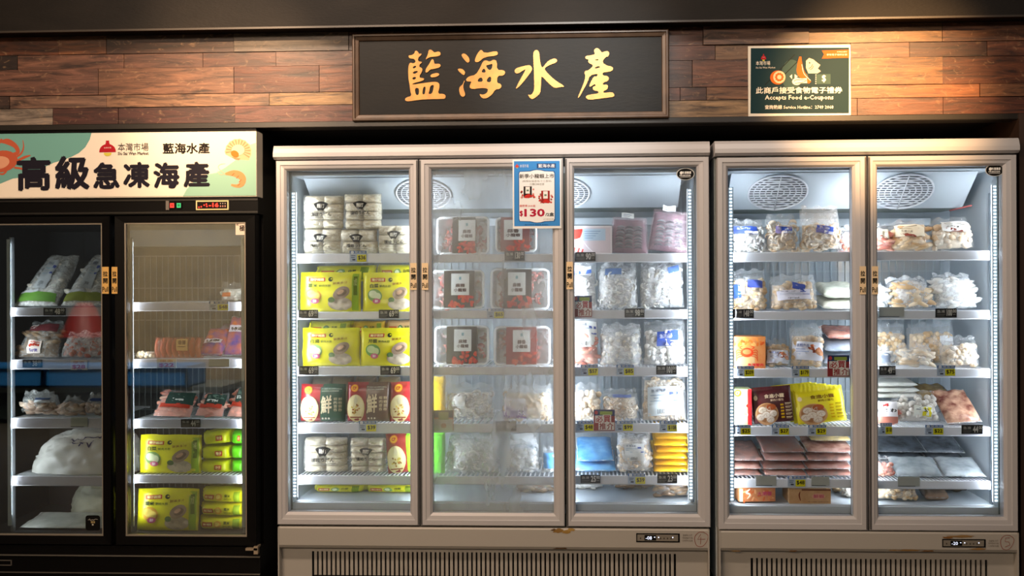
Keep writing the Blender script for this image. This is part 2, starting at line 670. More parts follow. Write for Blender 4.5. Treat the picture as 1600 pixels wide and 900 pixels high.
tl = []
for r, (ya, yb) in enumerate(rows):
    for c in range(len(cuts[r]) - 1):
        d = random.choice([0, .003, .007, .011]) if r in (0, 2) else random.choice([0, .002, .005])
        t = lin(tints.get((r, c), random.choice(['#7a5240', '#6a4332', '#8a6248', '#5a3a2e'])))
        xa, xb = X(cuts[r][c], WY), X(cuts[r][c + 1], WY)
        za, zb = Z(ya, WY), Z(yb, WY)
        g = .0012
        wall.box(xa + g, xb - g, WY - d - .008, WY + .02, zb + g, za - g, wm)
        tl += [tuple(q * .62 for q in t)] * 6
wall.box(X(-120), X(2400), WY + .012, WY + .08, Z(189, WY), Z(-40, WY), dark)
tl += [(.01, .008, .006)] * 6
o = wall.build('wall_back', kind='structure')
ca = o.data.color_attributes.new('tint', 'FLOAT_COLOR', 'CORNER')
for p in o.data.polygons:
    for li in p.loop_indices:
        ca.data[li].color = (*tl[p.index], 1)

b = MB()  # dark bulkhead body behind and the recess the cabinets stand in
b.box(X(-120), X(2400), WY + .08, 1.05, Z(189, WY), Z(-40, WY), dark)
b.build('wall_bulkhead', kind='structure')
b = MB()
b.box(X(-200), X(2400), .95, 1.02, 0, Z(150, WY), dark)
b.build('wall_recess', kind='structure')
b = MB()
b.box(X(1597, 0), X(1597, 0) + .03, .02, .95, 0, Z(189, WY), mat('side_panel', '#3a261a', .5, var=.3, vscale=6, stretch=(1, 1, .3)))
b.build('wall_right', kind='structure')
b = MB()
b.box(X(-120), X(2400), WY - .028, WY + .06, Z(197, WY), Z(187.5, WY), mat('trim_metal', '#1d1914', .35, var=.3, vscale=9))
b.build('trim_1', kind='structure', bevel=.003)
b = MB()
b.box(X(-120), X(2400), WY - .115, WY + .06, Z(37, WY - .11), Z(-40, WY), mat('beam_board', '#191511', .6, spec=.2, var=.45, vscale=3.5, stretch=(1, 1, 2.5), bump=.2))
b.box(X(-120), X(2400), WY - .120, WY - .110, Z(39.5, WY - .11), Z(36.5, WY - .11), mat('beam_edge', '#2e2720', .4))
b.build('trim_2', kind='structure')
b = MB()
b.box(-8, 5.0, -9, 1.1, -.05, 0, mat('floor_tile', '#4a443d', .35, var=.25, vscale=4))
b.build('floor', kind='structure')
b = MB()
b.box(-8, 5.0, -9, 1.1, 3.4, 3.45, mat('ceiling_paint', '#1c1a18', .8))
b.build('ceiling', kind='structure')

# ------------------------------------------------------------------ the carved shop sign
GOLD = mat('gold_leaf', '#c08a40', .36, .35, color2='#a8783a', vscale=22)
SY = WY - .035
sx0, sx1, sz0, sz1 = X(550, SY - .02, 115), X(1045, SY - .02, 115), Z(186, SY - .02), Z(49, SY - .02)
sign = thing('shop_sign', 'large black wooden shop sign with four gold brush characters on the wood wall', 'sign', ((sx0 + sx1) / 2, SY, sz0))
b = MB()
b.box(sx0 + .02, sx1 - .02, SY, SY + .03, sz0 + .02, sz1 - .02, mat('black_lacquer', '#090b0c', .5, spec=.22, vscale=5, color2='#12110e', stretch=(1, 1, 3), bump=.12, bscale=30))
b.build('board', sign)
b = MB()
b.frame(sx0, sx1, sz0, sz1, [(0, SY + .035), (0, SY - .016), (.004, SY - .02), (.010, SY - .02), (.013, SY - .012), (.026, SY - .008), (.03, SY + .002)], mat('sign_frame_wood', '#5e4632', .4, var=.4, vscale=14, stretch=(1, 1, 1)))
b.build('frame', sign)


def zA(p): return (620 + p[0] / 9, 70 + p[1] / 9)
def z4(p): return (420 + p[0] * .2556, 20 + p[1] * .2556)
def zB(p): return (790 + p[0] * .11875, 70 + p[1] * .11875)


G = []
G.append((zA, [(165, 150), (210, 148), (250, 120), (255, 90), (275, 82), (300, 100), (312, 130), (352, 122), (340, 150), (300, 180), (300, 235), (350, 238), (350, 255), (318, 280), (315, 310), (350, 325), (362, 350), (345, 400), (320, 430), (325, 465), (380, 470), (385, 490), (350, 510), (215, 545), (230, 562), (330, 545), (480, 525), (560, 520), (598, 545), (602, 600), (575, 690), (660, 690), (690, 715), (680, 755), (650, 762), (450, 765), (300, 775), (170, 798), (125, 790), (115, 765), (135, 740), (210, 720), (190, 650), (180, 560), (165, 480), (160, 350), (170, 280), (190, 250), (225, 262), (262, 250), (265, 225), (240, 195), (195, 195), (170, 180)],
          [[(222, 315), (250, 295), (275, 300), (268, 320), (235, 335)], [(218, 395), (255, 368), (298, 370), (290, 390), (250, 412)], [(215, 470), (245, 450), (275, 458), (262, 485), (230, 492)],
           [(252, 610), (305, 606), (314, 640), (310, 703), (268, 710)], [(370, 598), (407, 586), (402, 650), (392, 697), (358, 697)], [(470, 580), (522, 560), (517, 620), (492, 692), (443, 692), (462, 640)]]))
G.append((zA, [(400, 215), (440, 130), (448, 75), (480, 66), (515, 95), (530, 110), (590, 92), (618, 115), (610, 150), (560, 165), (470, 172), (440, 185)], []))
G.append((zA, [(400, 385), (410, 335), (460, 265), (490, 205), (515, 205), (525, 250), (530, 270), (600, 265), (622, 290), (600, 320), (520, 340), (470, 345), (425, 395)], []))
G.append((zA, [(468, 440), (490, 412), (560, 395), (598, 405), (590, 435), (540, 455), (490, 460)], []))
G.append((zA, [(905, 150), (930, 120), (970, 130), (1015, 180), (1025, 230), (1000, 255), (970, 235)], []))
G.append((zA, [(850, 350), (880, 332), (930, 345), (960, 380), (955, 415), (935, 430)], []))
G.append((zA, [(960, 500), (935, 560), (938, 620), (960, 680), (960, 715), (930, 735), (895, 715), (875, 640), (885, 590), (930, 555), (945, 510)], []))
G.append((z4, [(1258, 290), (1275, 250), (1298, 222), (1318, 248), (1390, 233), (1402, 245), (1395, 262), (1320, 270), (1285, 300), (1265, 303)], []))
G.append((z4, [(1205, 405), (1225, 388), (1265, 380), (1290, 340), (1310, 295), (1330, 290), (1350, 300), (1375, 285), (1395, 295), (1395, 350), (1435, 350), (1447, 365), (1435, 385), (1398, 385), (1395, 430), (1415, 432), (1425, 450), (1410, 467), (1385, 468), (1365, 500), (1335, 522), (1305, 525), (1285, 495), (1310, 502), (1335, 490), (1342, 462), (1290, 460), (1245, 468), (1225, 455), (1235, 430), (1240, 420), (1210, 420)],
          [[(1298, 364), (1313, 338), (1327, 355), (1322, 367)], [(1325, 322), (1345, 318), (1369, 310), (1363, 345), (1345, 352)], [(1273, 422), (1285, 398), (1305, 396), (1309, 422)], [(1328, 420), (1345, 390), (1362, 394), (1356, 427)]]))
G.append((zB, [(362, 110), (385, 72), (420, 68), (445, 105), (450, 200), (470, 290), (490, 300), (540, 230), (600, 190), (655, 178), (682, 205), (665, 235), (590, 260), (505, 310), (540, 360), (620, 440), (700, 500), (750, 525), (775, 555), (720, 555), (660, 570), (620, 555), (560, 500), (475, 410), (468, 450), (465, 560), (455, 640), (400, 690), (355, 717), (325, 705), (290, 655), (320, 660), (345, 655), (370, 610), (378, 560), (375, 400), (368, 250)], []))
G.append((zB, [(115, 345), (135, 310), (200, 290), (290, 268), (330, 272), (352, 310), (340, 350), (280, 430), (200, 530), (140, 582), (135, 570), (190, 460), (270, 320), (235, 335), (165, 380), (130, 375)], []))
G.append((zB, [(1045, 160), (1065, 145), (1120, 140), (1180, 125), (1160, 75), (1185, 45), (1220, 45), (1250, 80), (1265, 105), (1310, 85), (1350, 85), (1365, 110), (1355, 150), (1310, 165), (1270, 230), (1330, 275), (1395, 285), (1418, 310), (1400, 345), (1330, 360), (1275, 365), (1280, 405), (1340, 410), (1362, 440), (1345, 480), (1285, 495), (1280, 530), (1330, 520), (1352, 545), (1335, 590), (1285, 610), (1290, 635), (1400, 620), (1430, 650), (1430, 685), (1340, 695), (1200, 715), (1095, 725), (1055, 700), (1060, 670), (1110, 655), (1225, 640), (1220, 610), (1170, 605), (1145, 580), (1150, 550), (1190, 540), (1170, 515), (1130, 545), (1100, 555), (1110, 510), (1160, 415), (1200, 420), (1220, 380), (1110, 400), (1075, 500), (1020, 600), (965, 700), (945, 695), (990, 600), (1040, 470), (1050, 400), (1035, 375), (1045, 345), (1095, 335), (1150, 280), (1140, 260), (1095, 240), (1085, 215), (1095, 195), (1060, 190)],
          [[(1163, 200), (1232, 187), (1210, 212)], [(1160, 308), (1215, 278), (1252, 295), (1200, 312)]]))
b = MB()
for fn, outer, holes in G:
    loops = [[AT(*fn(p), SY - .004) for p in chaikin(L)] for L in [outer] + holes]
    flat = [V3((p.x, p.z, 0)) for L in loops for p in L]
    tri = tessellate_polygon([[V3((p.x, p.z, 0)) for p in L] for L in loops])
    fr = [V3((q.x, SY - .005, q.y)) for q in flat]
    b.add(fr, tri, GOLD)
    k = 0
    for L in loops:
        n = len(L)
        v = [V3((p.x, SY - .005, p.z)) for p in L] + [V3((p.x, SY + .001, p.z)) for p in L]
        b.add(v, [(i, (i + 1) % n, (i + 1) % n + n, i + n) for i in range(n)], GOLD)
b.build('gold_characters', sign)


def dome_logo(b, sf, x0, y0, x1, y1, l=2, red='#b3202a'):
    R_ = ink(red)
    w_, h_ = x1 - x0, y1 - y0
    cx = (x0 + x1) / 2
    ell(b, sf, cx, y0 + h_ * .72, w_ / 2, h_ * .5, R_, l, 0, math.pi, 2 * math.pi)
    rect(b, sf, x0, y0 + h_ * .70, x1, y0 + h_ * .76, R_, l)
    ell(b, sf, cx, y0 + h_ * .2, w_ * .12, h_ * .13, R_, l)
    rect(b, sf, cx - w_ * .1, y0, cx + w_ * .1, y0 + h_ * .1, R_, l)
    ell(b, sf, cx, y0 + h_ * .8, w_ * .24, h_ * .22, ink('#d8c84e'), l, 0, 0, math.pi)
    text(b, sf, '本灣市場', cx - w_ * .22, y0 + h_ * .42, cx + w_ * .22, y0 + h_ * .52, ink('#f4d9c9'), l + 1, .01)


# ------------------------------------------------------------------ the e-coupon notice
PY = WY - .022
sf = Flat((X(1249, PY, 125), PY, Z(181, PY, 1249)), X(1329, PY, 125) - X(1169, PY, 125), Z(71, PY, 1249) - Z(181, PY, 1249), roll=math.radians(.5))
po = thing('coupon_notice', 'dark green framed notice about food e-coupons with orange slice and banana drawings', 'notice', sf.O)
b = MB()
hw = sf.w / 2
b.box(sf.O.x - hw, sf.O.x + hw, PY + .0, PY + .012, sf.O.z, sf.O.z + sf.h, mat('notice_white', '#e8dfcc', .3))
b.build('backing', po)
b = MB()
GR, WH, OR = ink('#163438', .32), ink('#f3ead6', .3), ink('#d2661c', .3)
rect(b, sf, .02, .035, .98, .965, GR, 0)
GG = ink('#3d5850', .2)
ell(b, sf, .42, .42, .10, .22, GG, 1)
rect(b, sf, .40, .40, .58, .55, GG, 1)
rect(b, sf, .66, .41, .80, .55, GG, 1)
for a_, c_ in (((.16, .56), (.45, .13)), ((.25, .56), (.52, .17))):
    stroke(b, sf, [a_, c_], .008, ink('#14211f'), 1)
ell(b, sf, .285, .455, .075, .10, OR, 2)
ell(b, sf, .30, .45, .06, .088, ink('#f0cba0'), 3)
for i in range(10):
    a_ = 2 * math.pi * i / 10
    ell(b, sf, .30 + .032 * math.cos(a_), .45 + .047 * math.sin(a_), .012, .017, OR, 4, n=8)
stroke(b, sf, [(.505, .16), (.50, .27), (.515, .40), (.60, .53)], [.02, .05, .075, .03], OR, 2)
stroke(b, sf, [(.52, .27), (.54, .40), (.605, .50)], .006, WH, 3)
poly(b, sf, [(.56, .22), (.59, .18), (.63, .20), (.68, .26), (.70, .28), (.675, .33), (.705, .37), (.67, .40), (.62, .40), (.585, .40), (.56, .32)], ink('#f0cdb0'), 2)
ell(b, sf, .595, .25, .008, .011, GR, 3, n=10)
stroke(b, sf, [(.625, .27), (.61, .31), (.585, .33)], .006, GR, 3)
stroke(b, sf, [(.635, .29), (.62, .33), (.60, .345)], .006, GR, 3)
ell(b, sf, .47, .515, .045, .05, WH, 3)
stroke(b, sf, [(.46, .50), (.52, .505), (.57, .50)], [.06, .045, .05], WH, 3)
stroke(b, sf, [(.445, .51), (.47, .49), (.56, .495), (.54, .52), (.49, .535), (.455, .54)], .006, ink('#9a6a5a'), 4)
poly(b, sf, [(.40, .44), (.425, .41), (.425, .48)], WH, 3)
poly(b, sf, [(.45, .41), (.48, .44), (.45, .48)], WH, 3)
for i in range(5):
    rect(b, sf, .652, .415 + i * .03, .66, .43 + i * .03, WH, 3)
text(b, sf, '$', .715, .42, .755, .53, WH, 3, .03)
text(b, sf, '此商戶接受食物電子禮券', .07, .59, .915, .685, WH, 2, .022)
text(b, sf, 'Accepts Food e-Coupons', .16, .705, .83, .79, WH, 2, .018)
text(b, sf, '查詢熱線 Service Hotline：2749 2068', .16, .845, .83, .905, WH, 2, .015)
poly(b, sf, [(.715, .075), (.98, .065), (.98, .18), (.715, .19), (.735, .13)], ink('#d4601a', .3), 2)
text(b, sf, '本港食品消費券', .86, .085, .96, .105, WH, 3, .01)
text(b, sf, '食物電子禮券計劃', .76, .12, .96, .15, WH, 3, .01)
dome_logo(b, sf, .12, .12, .17, .22)
text(b, sf, '本灣市場', .07, .22, .21, .28, WH, 2, .0)
text(b, sf, 'Siu Sai Wan Market', .07, .30, .26, .325, WH, 2, .0)
b.build('printed_sheet', po)

# ================================================================== CABINETS
SIL = mat('silver_paint', '#bcbabb', .36, .12)
SILB = mat('silver_base', '#aaa59c', .45, .05)
INW = mat('inner_white', '#bfc9d0', .45)
FLG = mat('flange_grey', '#707b76', .5)
SHF = mat('shelf_white', '#d8dce2', .35)
GAP = mat('gap_black', '#0a0a0a', .6)
LEDM = mat('led_white', '#dff2ff', .4, emit=4.0)
GLS = glass('clear_glass', .035)
GLF = glass('frosted_glass', .03, (.10, .36))
GLH = glass('misty_glass', .035, (.0, .12))
SHELF = {}


def badge(parent, u, v, Y):
    c = AT(u, v, Y)
    sf = Flat((c.x, Y, c.z - .026), .078, .052)
    b = MB()
    ell(b, sf, .5, .5, .5, .5, ink('#d9d9d4'), 0)
    ell(b, sf, .5, .5, .46, .46, ink('#0d0d0c', .25), 1)
    WHT = ink('#f2f2ee')
    ell(b, sf, .27, .40, .08, .13, WHT, 2, .4)
    text(b, sf, '冷凍專家', .32, .27, .82, .5, WHT, 2, .03)
    text(b, sf, 'FREEZER', .18, .56, .80, .68, WHT, 2, .02)
    rect(b, sf, .2, .74, .78, .765, WHT, 2)
    b.build('oval_badge', parent)


def pull_sticker(parent, u0, u1, v0, v1, Y, c='#e9cfa6'):
    cx, w_ = X((u0 + u1) / 2, Y, v0), X(u1, Y) - X(u0, Y)
    sf = Flat((cx, Y, Z(v1, Y, u0)), w_, Z(v0, Y, u0) - Z(v1, Y, u0))
    b = MB()
    rect(b, sf, 0, 0, 1, 1, ink(c), 0)
    K = ink('#1a1714')
    text(b, sf, '拉', .14, .16, .86, .36, K, 1, .03)
    text(b, sf, '開', .14, .42, .86, .62, K, 1, .03)
    text(b, sf, 'Pull', .05, .74, .95, .93, K, 1, .02)
    b.build('pull_sticker', parent)


def freezer(key, label, Y0, xo, top, doors, vt, vb, gt, gb, base, inner, bays, shelf_px, floor_px, fans, cover, grille, ctrl, stick, bad, glasses, leds, led_w):
    x0, x1 = X(xo[0], Y0), X(xo[1], Y0)
    zt, zc = Z(top[0], Y0, sum(xo) / 2), Z(top[1], Y0, sum(xo) / 2)
    fz = thing('display_freezer', label, 'freezer', ((x0 + x1) / 2, Y0 + .4, 0))
    um = sum(xo) / 2
    zb0, zb1 = Z(base[0], Y0, um), Z(base[1], Y0, um)   # base panel top, bottom
    zin_t, zin_b = Z(inner[2], Y0 + .08, um), Z(floor_px[0], Y0 + .1, um)
    xi0, xi1 = X(inner[0], Y0 + .08), X(inner[1], Y0 + .08)
    yb = Y0 + .70
    # --- cabinet shell
    b = MB()
    e = .004
    b.box(x0 + e, xi0, Y0 + .075, yb, .1, zt - .01, INW)
    b.box(xi1, x1 - e, Y0 + .075, yb, .1, zt - .01, INW)
    b.box(xi0, xi1, yb - .05, yb, .1, zt - .01, mat('back_panel', '#8d979e', .5))
    b.box(xi0, xi1, Y0 + .075, yb - .05, zin_t, zt - .01, INW)
    b.box(xi0, xi1, Y0 + .075, yb - .05, zb1, zin_b, INW)
    b.build('cabinet', fz)
    b = MB()
    b.frame(x0 + .006, x1 - .006, zb0 - .0, zt - .01, [(0, Y0 + .076), (0, Y0 + .066), (xi0 - x0 - .006, Y0 + .066), (xi0 - x0 - .006, Y0 + .08)], FLG)
    for k in range(len(doors) - 1):
        xm = X((doors[k][1] + doors[k + 1][0]) / 2, Y0 + .07)
        b.box(xm - .022, xm + .022, Y0 + .066, Y0 + .09, zin_b, zin_t, FLG)
    b.build('door_surround', fz)
    b = MB()
    b.box(x0 - .003, x1 + .003, Y0 + .003, Y0 + .70, zc, zt, SIL)
    b.extrude([(Y0 + .003, zc), (Y0 - .012, zc + .01), (Y0 - .012, zc + (zt - zc) * .45), (Y0 - .004, zt - .012), (Y0 + .003, zt)], x0 - .003, x1 + .003, SIL)
    b.build('cornice', fz)
    # --- interior floor sill
    b = MB()
    b.box(xi0 + .01, xi1 - .01, Y0 + .092, Y0 + .10, Z(floor_px[1], Y0 + .1, um), zin_b + .004, SHF)
    b.build('floor_sill', fz)
    # --- evaporator housing
    ya, za = Y0 + .16, zin_t - .003
    yc, zc2 = Y0 + .36, Z(cover[1], Y0 + .36, um)
    b = MB()
    b.add([(xi0 + .03, ya, za), (xi1 - .045, ya, za), (xi1 - .045, yc, zc2), (xi0 + .03, yc, zc2)], [(0, 3, 2, 1)], INW)
    b.add([(xi0 + .03, yc, zc2), (xi1 - .045, yc, zc2), (xi1 - .045, yb - .05, zc2), (xi0 + .03, yb - .05, zc2)], [(0, 3, 2, 1)], FLG)
    for xs in (xi0 + .03, xi1 - .045):
        b.add([(xs, ya, za), (xs, yc, zc2), (xs, yb - .05, zc2), (xs, yb - .05, za)], [(0, 1, 2, 3)], mat('seam_grey', '#7c888d', .5))
    zl = zc2 - .03
    b.box(xi0 + .08, xi1 - .1, yb - .08, yb - .05, zl - .035, zl, INW)
    b.build('evaporator_housing', fz)
    nrm = V3((0, -(za - zc2), -(yc - ya))).normalized()
    up = V3((0, ya - yc, za - zc2)).normalized()
    for (u, v) in fans:
        mid = V3((X(u, (ya + yc) / 2, v), (ya + yc) / 2, (za + zc2) / 2)) + nrm * .003
        r = min(.118, (V3((0, ya, za)) - V3((0, yc, zc2))).length * .47)
        rx = r * 1.12
        g = MB()
        g.disc(mid, (1, 0, 0), up, rx, r, mat('fan_dark', '#2b3238', .6))
        for q in (.22, .42, .62, .82, 1.0):
            g.tube([mid + V3((1, 0, 0)) * rx * q * math.cos(a) + up * r * q * math.sin(a) + nrm * .004 for a in [2 * math.pi * i / 28 for i in range(28)]], .0028 if q < 1 else .005, SHF, 5, True)
        for i in range(-7, 8):
            h = i / 7.6
            s_ = math.sqrt(max(0, 1 - h * h))
            c_ = mid + up * r * h + nrm * .002
            g.tube([c_ - V3((1, 0, 0)) * rx * s_, c_ + V3((1, 0, 0)) * rx * s_], .0036, SHF, 4)
        g.tube([mid - up * r + nrm * .006, mid + up * r + nrm * .006], .003, SHF, 5)
        g.build('fan_guard', fz)
    # --- wire grid in front of the back wall
    b = MB()
    wg = mat('rack_grey', '#93a0a6', .45)
    zg0, zg1 = zin_b + .05, zc2 - .09
    n = int((xi1 - xi0 - .1) / .034)
    for i in range(n + 1):
        xx = xi0 + .05 + (xi1 - xi0 - .1) * i / n
        b.box(xx - .002, xx + .002, yb - .072, yb - .068, zg0, zg1, wg)
    for i in range(7):
        zz = zg0 + (zg1 - zg0) * i / 6
        b.box(xi0 + .05, xi1 - .05, yb - .076, yb - .072, zz - .003, zz + .003, wg)
    b.build('back_grid', fz)
    # --- shelves
    for k, (ba, bb) in enumerate(bays):
        SHELF[(key, k)] = []
        for (va, vb_) in shelf_px[k]:
            xa, xb = X(ba, Y0 + .1), X(bb, Y0 + .1)
            um_ = (ba + bb) / 2
            z1_, z0_ = Z(va, Y0 + .1, um_), Z(vb_, Y0 + .1, um_)
            b = MB()
            nwire = 30
            b.box(xa, xb, Y0 + .104, Y0 + .11, z1_ - .012, z1_ - .003, SHF)
            b.box(xa, xb, yb - .10, yb - .092, z1_ - .012, z1_ - .003, SHF)
            b.box(xa, xb, Y0 + .3, Y0 + .308, z1_ - .016, z1_ - .006, SHF)
            for i in range(nwire + 1):
                xx = xa + .004 + (xb - xa - .008) * i / nwire
                b.box(xx - .003, xx + .003, Y0 + .104, yb - .092, z1_ - .006, z1_ - .002, SHF)
            sh = b.build('shelf', fz)
            b = MB()
            b.extrude([(Y0 + .104, z1_), (Y0 + .097, z1_ - .002), (Y0 + .093, z0_ + .004), (Y0 + .096, z0_), (Y0 + .104, z0_)], xa, xb, SHF)
            b.build('price_rail', sh)
            SHELF[(key, k)].append(z1_ - .002)
        SHELF[(key, k)].append(zin_b)
    # --- side standards and light strips
    for xx in [xi0 + .004, xi1 - .004]:
        b = MB()
        b.box(xx - .004, xx + .004, Y0 + .13, Y0 + .15, zin_b, zin_t - .1, mat('slot_grey', '#6d7880', .5))
        b.build('shelf_standard', fz)
    for (u, side) in leds:
        xx = X(u, Y0 + .1)
        zA_, zB_ = zin_b + .02, Z(inner[2] + 26, Y0 + .1, um)
        b = MB()
        b.box(xx - .011, xx + .011, Y0 + .086, Y0 + .098, zA_, zB_, INW)
        n = int((zB_ - zA_) / .0145)
        for i in range(n):
            zz = zA_ + (zB_ - zA_) * (i + .5) / n
            b.box(xx - .005, xx + .005, Y0 + .0835, Y0 + .0865, zz - .0030, zz + .0030, LEDM)
        b.build('light_strip', fz)
        area('freezer_led', (xx + side * .012, Y0 + .088, (zA_ + zB_) / 2), (xx + side * .30, Y0 + .40, (zA_ + zB_) / 2), .02, zB_ - zA_, led_w, COOL)
    for k in range(len(doors) - 1):
        xm = X((doors[k][1] + doors[k + 1][0]) / 2, Y0 + .09)
        area('freezer_led', (xm, Y0 + .094, (zin_b + zin_t) / 2 - .03), (xm, Y0 + .5, (zin_b + zin_t) / 2 - .03), .03, zin_t - zin_b - .12, led_w * 1.1, COOL)
    # --- doors
    for k, (d0, d1, g0, g1, hs) in enumerate(doors):
        xa, xb = X(d0, Y0), X(d1, Y0)
        z1_, z0_ = Z(vt, Y0, um), Z(vb, Y0, um)
        ga, gb_ = X(g0, Y0), X(g1, Y0)
        gz1, gz0 = Z(gt, Y0, um), Z(gb, Y0, um)
        b = MB()
        # swept profile with unequal stiles: outer face, step and inner bevel
        loops = [((xa, xb, z0_, z1_), Y0 + .06), ((xa, xb, z0_, z1_), Y0 + .004), ((xa + .003, xb - .003, z0_ + .003, z1_ - .003), Y0)]
        q = .45
        mid_ = (xa + (ga - xa) * q, xb - (xb - gb_) * q, z0_ + (gz0 - z0_) * q, z1_ - (z1_ - gz1) * q)
        loops += [(mid_, Y0), ((mid_[0] + .002, mid_[1] - .002, mid_[2] + .002, mid_[3] - .002), Y0 + .004)]
        q2 = .8
        m2 = (xa + (ga - xa) * q2, xb - (xb - gb_) * q2, z0_ + (gz0 - z0_) * q2, z1_ - (z1_ - gz1) * q2)
        loops += [(m2, Y0 + .006), ((ga, gb_, gz0, gz1), Y0 + .016), ((ga, gb_, gz0, gz1), Y0 + .06)]
        v, f = [], []
        for (a_, c_, d_, e_), y in loops:
            v += [(a_, y, d_), (c_, y, d_), (c_, y, e_), (a_, y, e_)]
        for i in range(len(loops) - 1):
            for j in range(4):
                p, r_ = i * 4 + j, i * 4 + (j + 1) % 4
                f.append((p, r_, r_ + 4, p + 4))
        b.add(v, f, SIL)
        # finger-pull channel on the closing side
        hx = xb - .004 if hs > 0 else xa + .004
        b.box(hx - .0035, hx + .0035, Y0 - .001, Y0 + .02, z0_ + .004, z1_ - .004, mat('channel_dark', '#4b4a4a', .4))
        dr = b.build('door', fz)
        b = MB()
        b.box(ga - .004, gb_ + .004, Y0 + .024, Y0 + .030, gz0 - .004, gz1 + .004, glasses[k])
        b.build('glass_pane', dr)
        b = MB()
        b.frame(ga - .012, gb_ + .012, gz0 - .012, gz1 + .012, [(0, Y0 + .058), (0, Y0 + .066), (.012, Y0 + .066), (.012, Y0 + .058)], mat('gasket', '#3b3f40', .6))
        b.build('gasket', dr)
        if stick[k]:
            pull_sticker(dr, *stick[k], Y0 - .002)
        if bad[k]:
            badge(dr, *bad[k], Y0 + .022)
    # --- base
    b = MB()
    xg0, xg1 = X(xo[0] + 3, Y0), X(xo[1] - 2, Y0)
    b.extrude([(Y0 + .05, zb0), (Y0 + .002, zb0), (Y0 - .002, zb0 - .006), (Y0 - .002, zb1 + .012), (Y0 + .004, zb1), (Y0 + .05, zb1)], xg0 + .006, xg1 - .006, SILB)
    b.box(xg0, xg0 + .006, Y0 - .004, Y0 + .7, .1, zb0, SILB)
    b.box(xg1 - .006, xg1, Y0 - .004, Y0 + .7, .1, zb0, SILB)
    bp = b.build('base_panel', fz)
    b = MB()
    gu0, gu1, cnt, gv = grille
    gx0, gx1 = X(gu0, Y0 + .04, 880), X(gu1, Y0 + .04, 880)
    gz = Z(gv, Y0 + .04, um)
    pitch = (gx1 - gx0) / cnt
    b.box(xg0 + .006, gx0 - pitch * .3, Y0 + .036, Y0 + .044, .1, zb1 + .02, SILB)
    b.box(gx1 + pitch * .3, xg1 - .006, Y0 + .036, Y0 + .044, .1, zb1 + .02, SILB)
    b.box(gx0 - pitch * .3, gx1 + pitch * .3, Y0 + .036, Y0 + .044, gz, zb1 + .02, SILB)
    for i in range(cnt):
        xx = gx0 + pitch * (i + .5)
        b.box(xx - pitch * .31, xx + pitch * .31, Y0 + .036, Y0 + .044, .12, gz, SILB)
    b.box(xg0 + .006, xg1 - .006, Y0 + .07, Y0 + .08, .1, zb1, GAP)
    b.build('vent_grille', fz)
    for xx in (x0 + .08, x1 - .08):
        for yy in (Y0 + .1, Y0 + .6):
            b = MB()
            b.box(xx - .03, xx + .03, yy - .03, yy + .03, 0, .1, GAP)
            b.build('foot', fz)
    # --- thermostat
    cu0, cu1, cv0, cv1, temp, num, nu, nv = ctrl
    sf = Flat((X((cu0 + cu1) / 2, Y0 - .003, cv0), Y0 - .003, Z(cv1, Y0, (cu0 + cu1) / 2)), X(cu1, Y0) - X(cu0, Y0), Z(cv0, Y0, cu0) - Z(cv1, Y0, cu0))
    b = MB()
    K = ink('#0b0a0a', .3)
    rect(b, sf, 0, 0, 1, 1, K, 0)
    rect(b, sf, .025, .14, .96, .86, mat('thermo_face', '#7d776c', .4), 1)
    rect(b, sf, .19, .2, .46, .8, K, 2)
    text(b, sf, temp, .215, .32, .36, .70, mat('lit_digit', '#dfe8ff', .4, emit=1.3), 3, .01)
    poly(b, sf, [(.40, .42), (.435, .36), (.435, .50)], mat('lit_digit', '#dfe8ff'), 3)
    for q in (.515, .84):
        ell(b, sf, q, .44, .014, .07, mat('lit_digit', '#dfe8ff'), 3, n=10)
    for q in (.1, .56, .64, .72, .80):
        ell(b, sf, q, .56, .018, .10, ink('#4d473f'), 2, n=10)
    b.build('thermostat', bp)
    w2 = X(nu + 17, Y0) - X(nu - 17, Y0)
    sf2 = Flat((X(nu, Y0 - .003, nv), Y0 - .003, Z(nv + 12, Y0, nu)), w2, Z(nv - 12, Y0, nu) - Z(nv + 12, Y0, nu))
    b = MB()
    RD = ink('#8a4436', .6)
    c_ = [(.62, .04), (.82, .25), (.78, .62), (.58, .96), (.32, .93), (.22, .6), (.24, .3), (.42, .06), (.64, .05)]
    stroke(b, sf2, c_, .022, RD, 0)
    if num == '4':
        stroke(b, sf2, [(.5, .18), (.34, .52), (.70, .50)], .022, RD, 0, False)
        stroke(b, sf2, [(.5, .38), (.48, .84)], .022, RD, 0, False)
    else:
        stroke(b, sf2, [(.64, .2), (.44, .22), (.42, .46), (.60, .48), (.64, .68), (.42, .80)], .022, RD, 0, False)
    b.build('handwritten_number', bp)
    sf3 = Flat((X(cu1 + 12, Y0 - .003, cv0), Y0 - .003, Z(cv1, Y0, cu1)), X(cu1 + 20, Y0) - X(cu1 + 3, Y0), sf.h)
    b = MB()
    GY = ink('#6b655b')
    text(b, sf3, 'DEFROST', .1, .1, .95, .32, GY, 0, .01)
    text(b, sf3, 'TEMPERATURE', .0, .42, 1, .6, GY, 0, .01)
    text(b, sf3, 'CONTROLLER', .0, .72, 1, .9, GY, 0, .01)
    b.build('printed_note', bp)
    return fz, bp


def sp5(a): return [(x, y) for x, y in a]


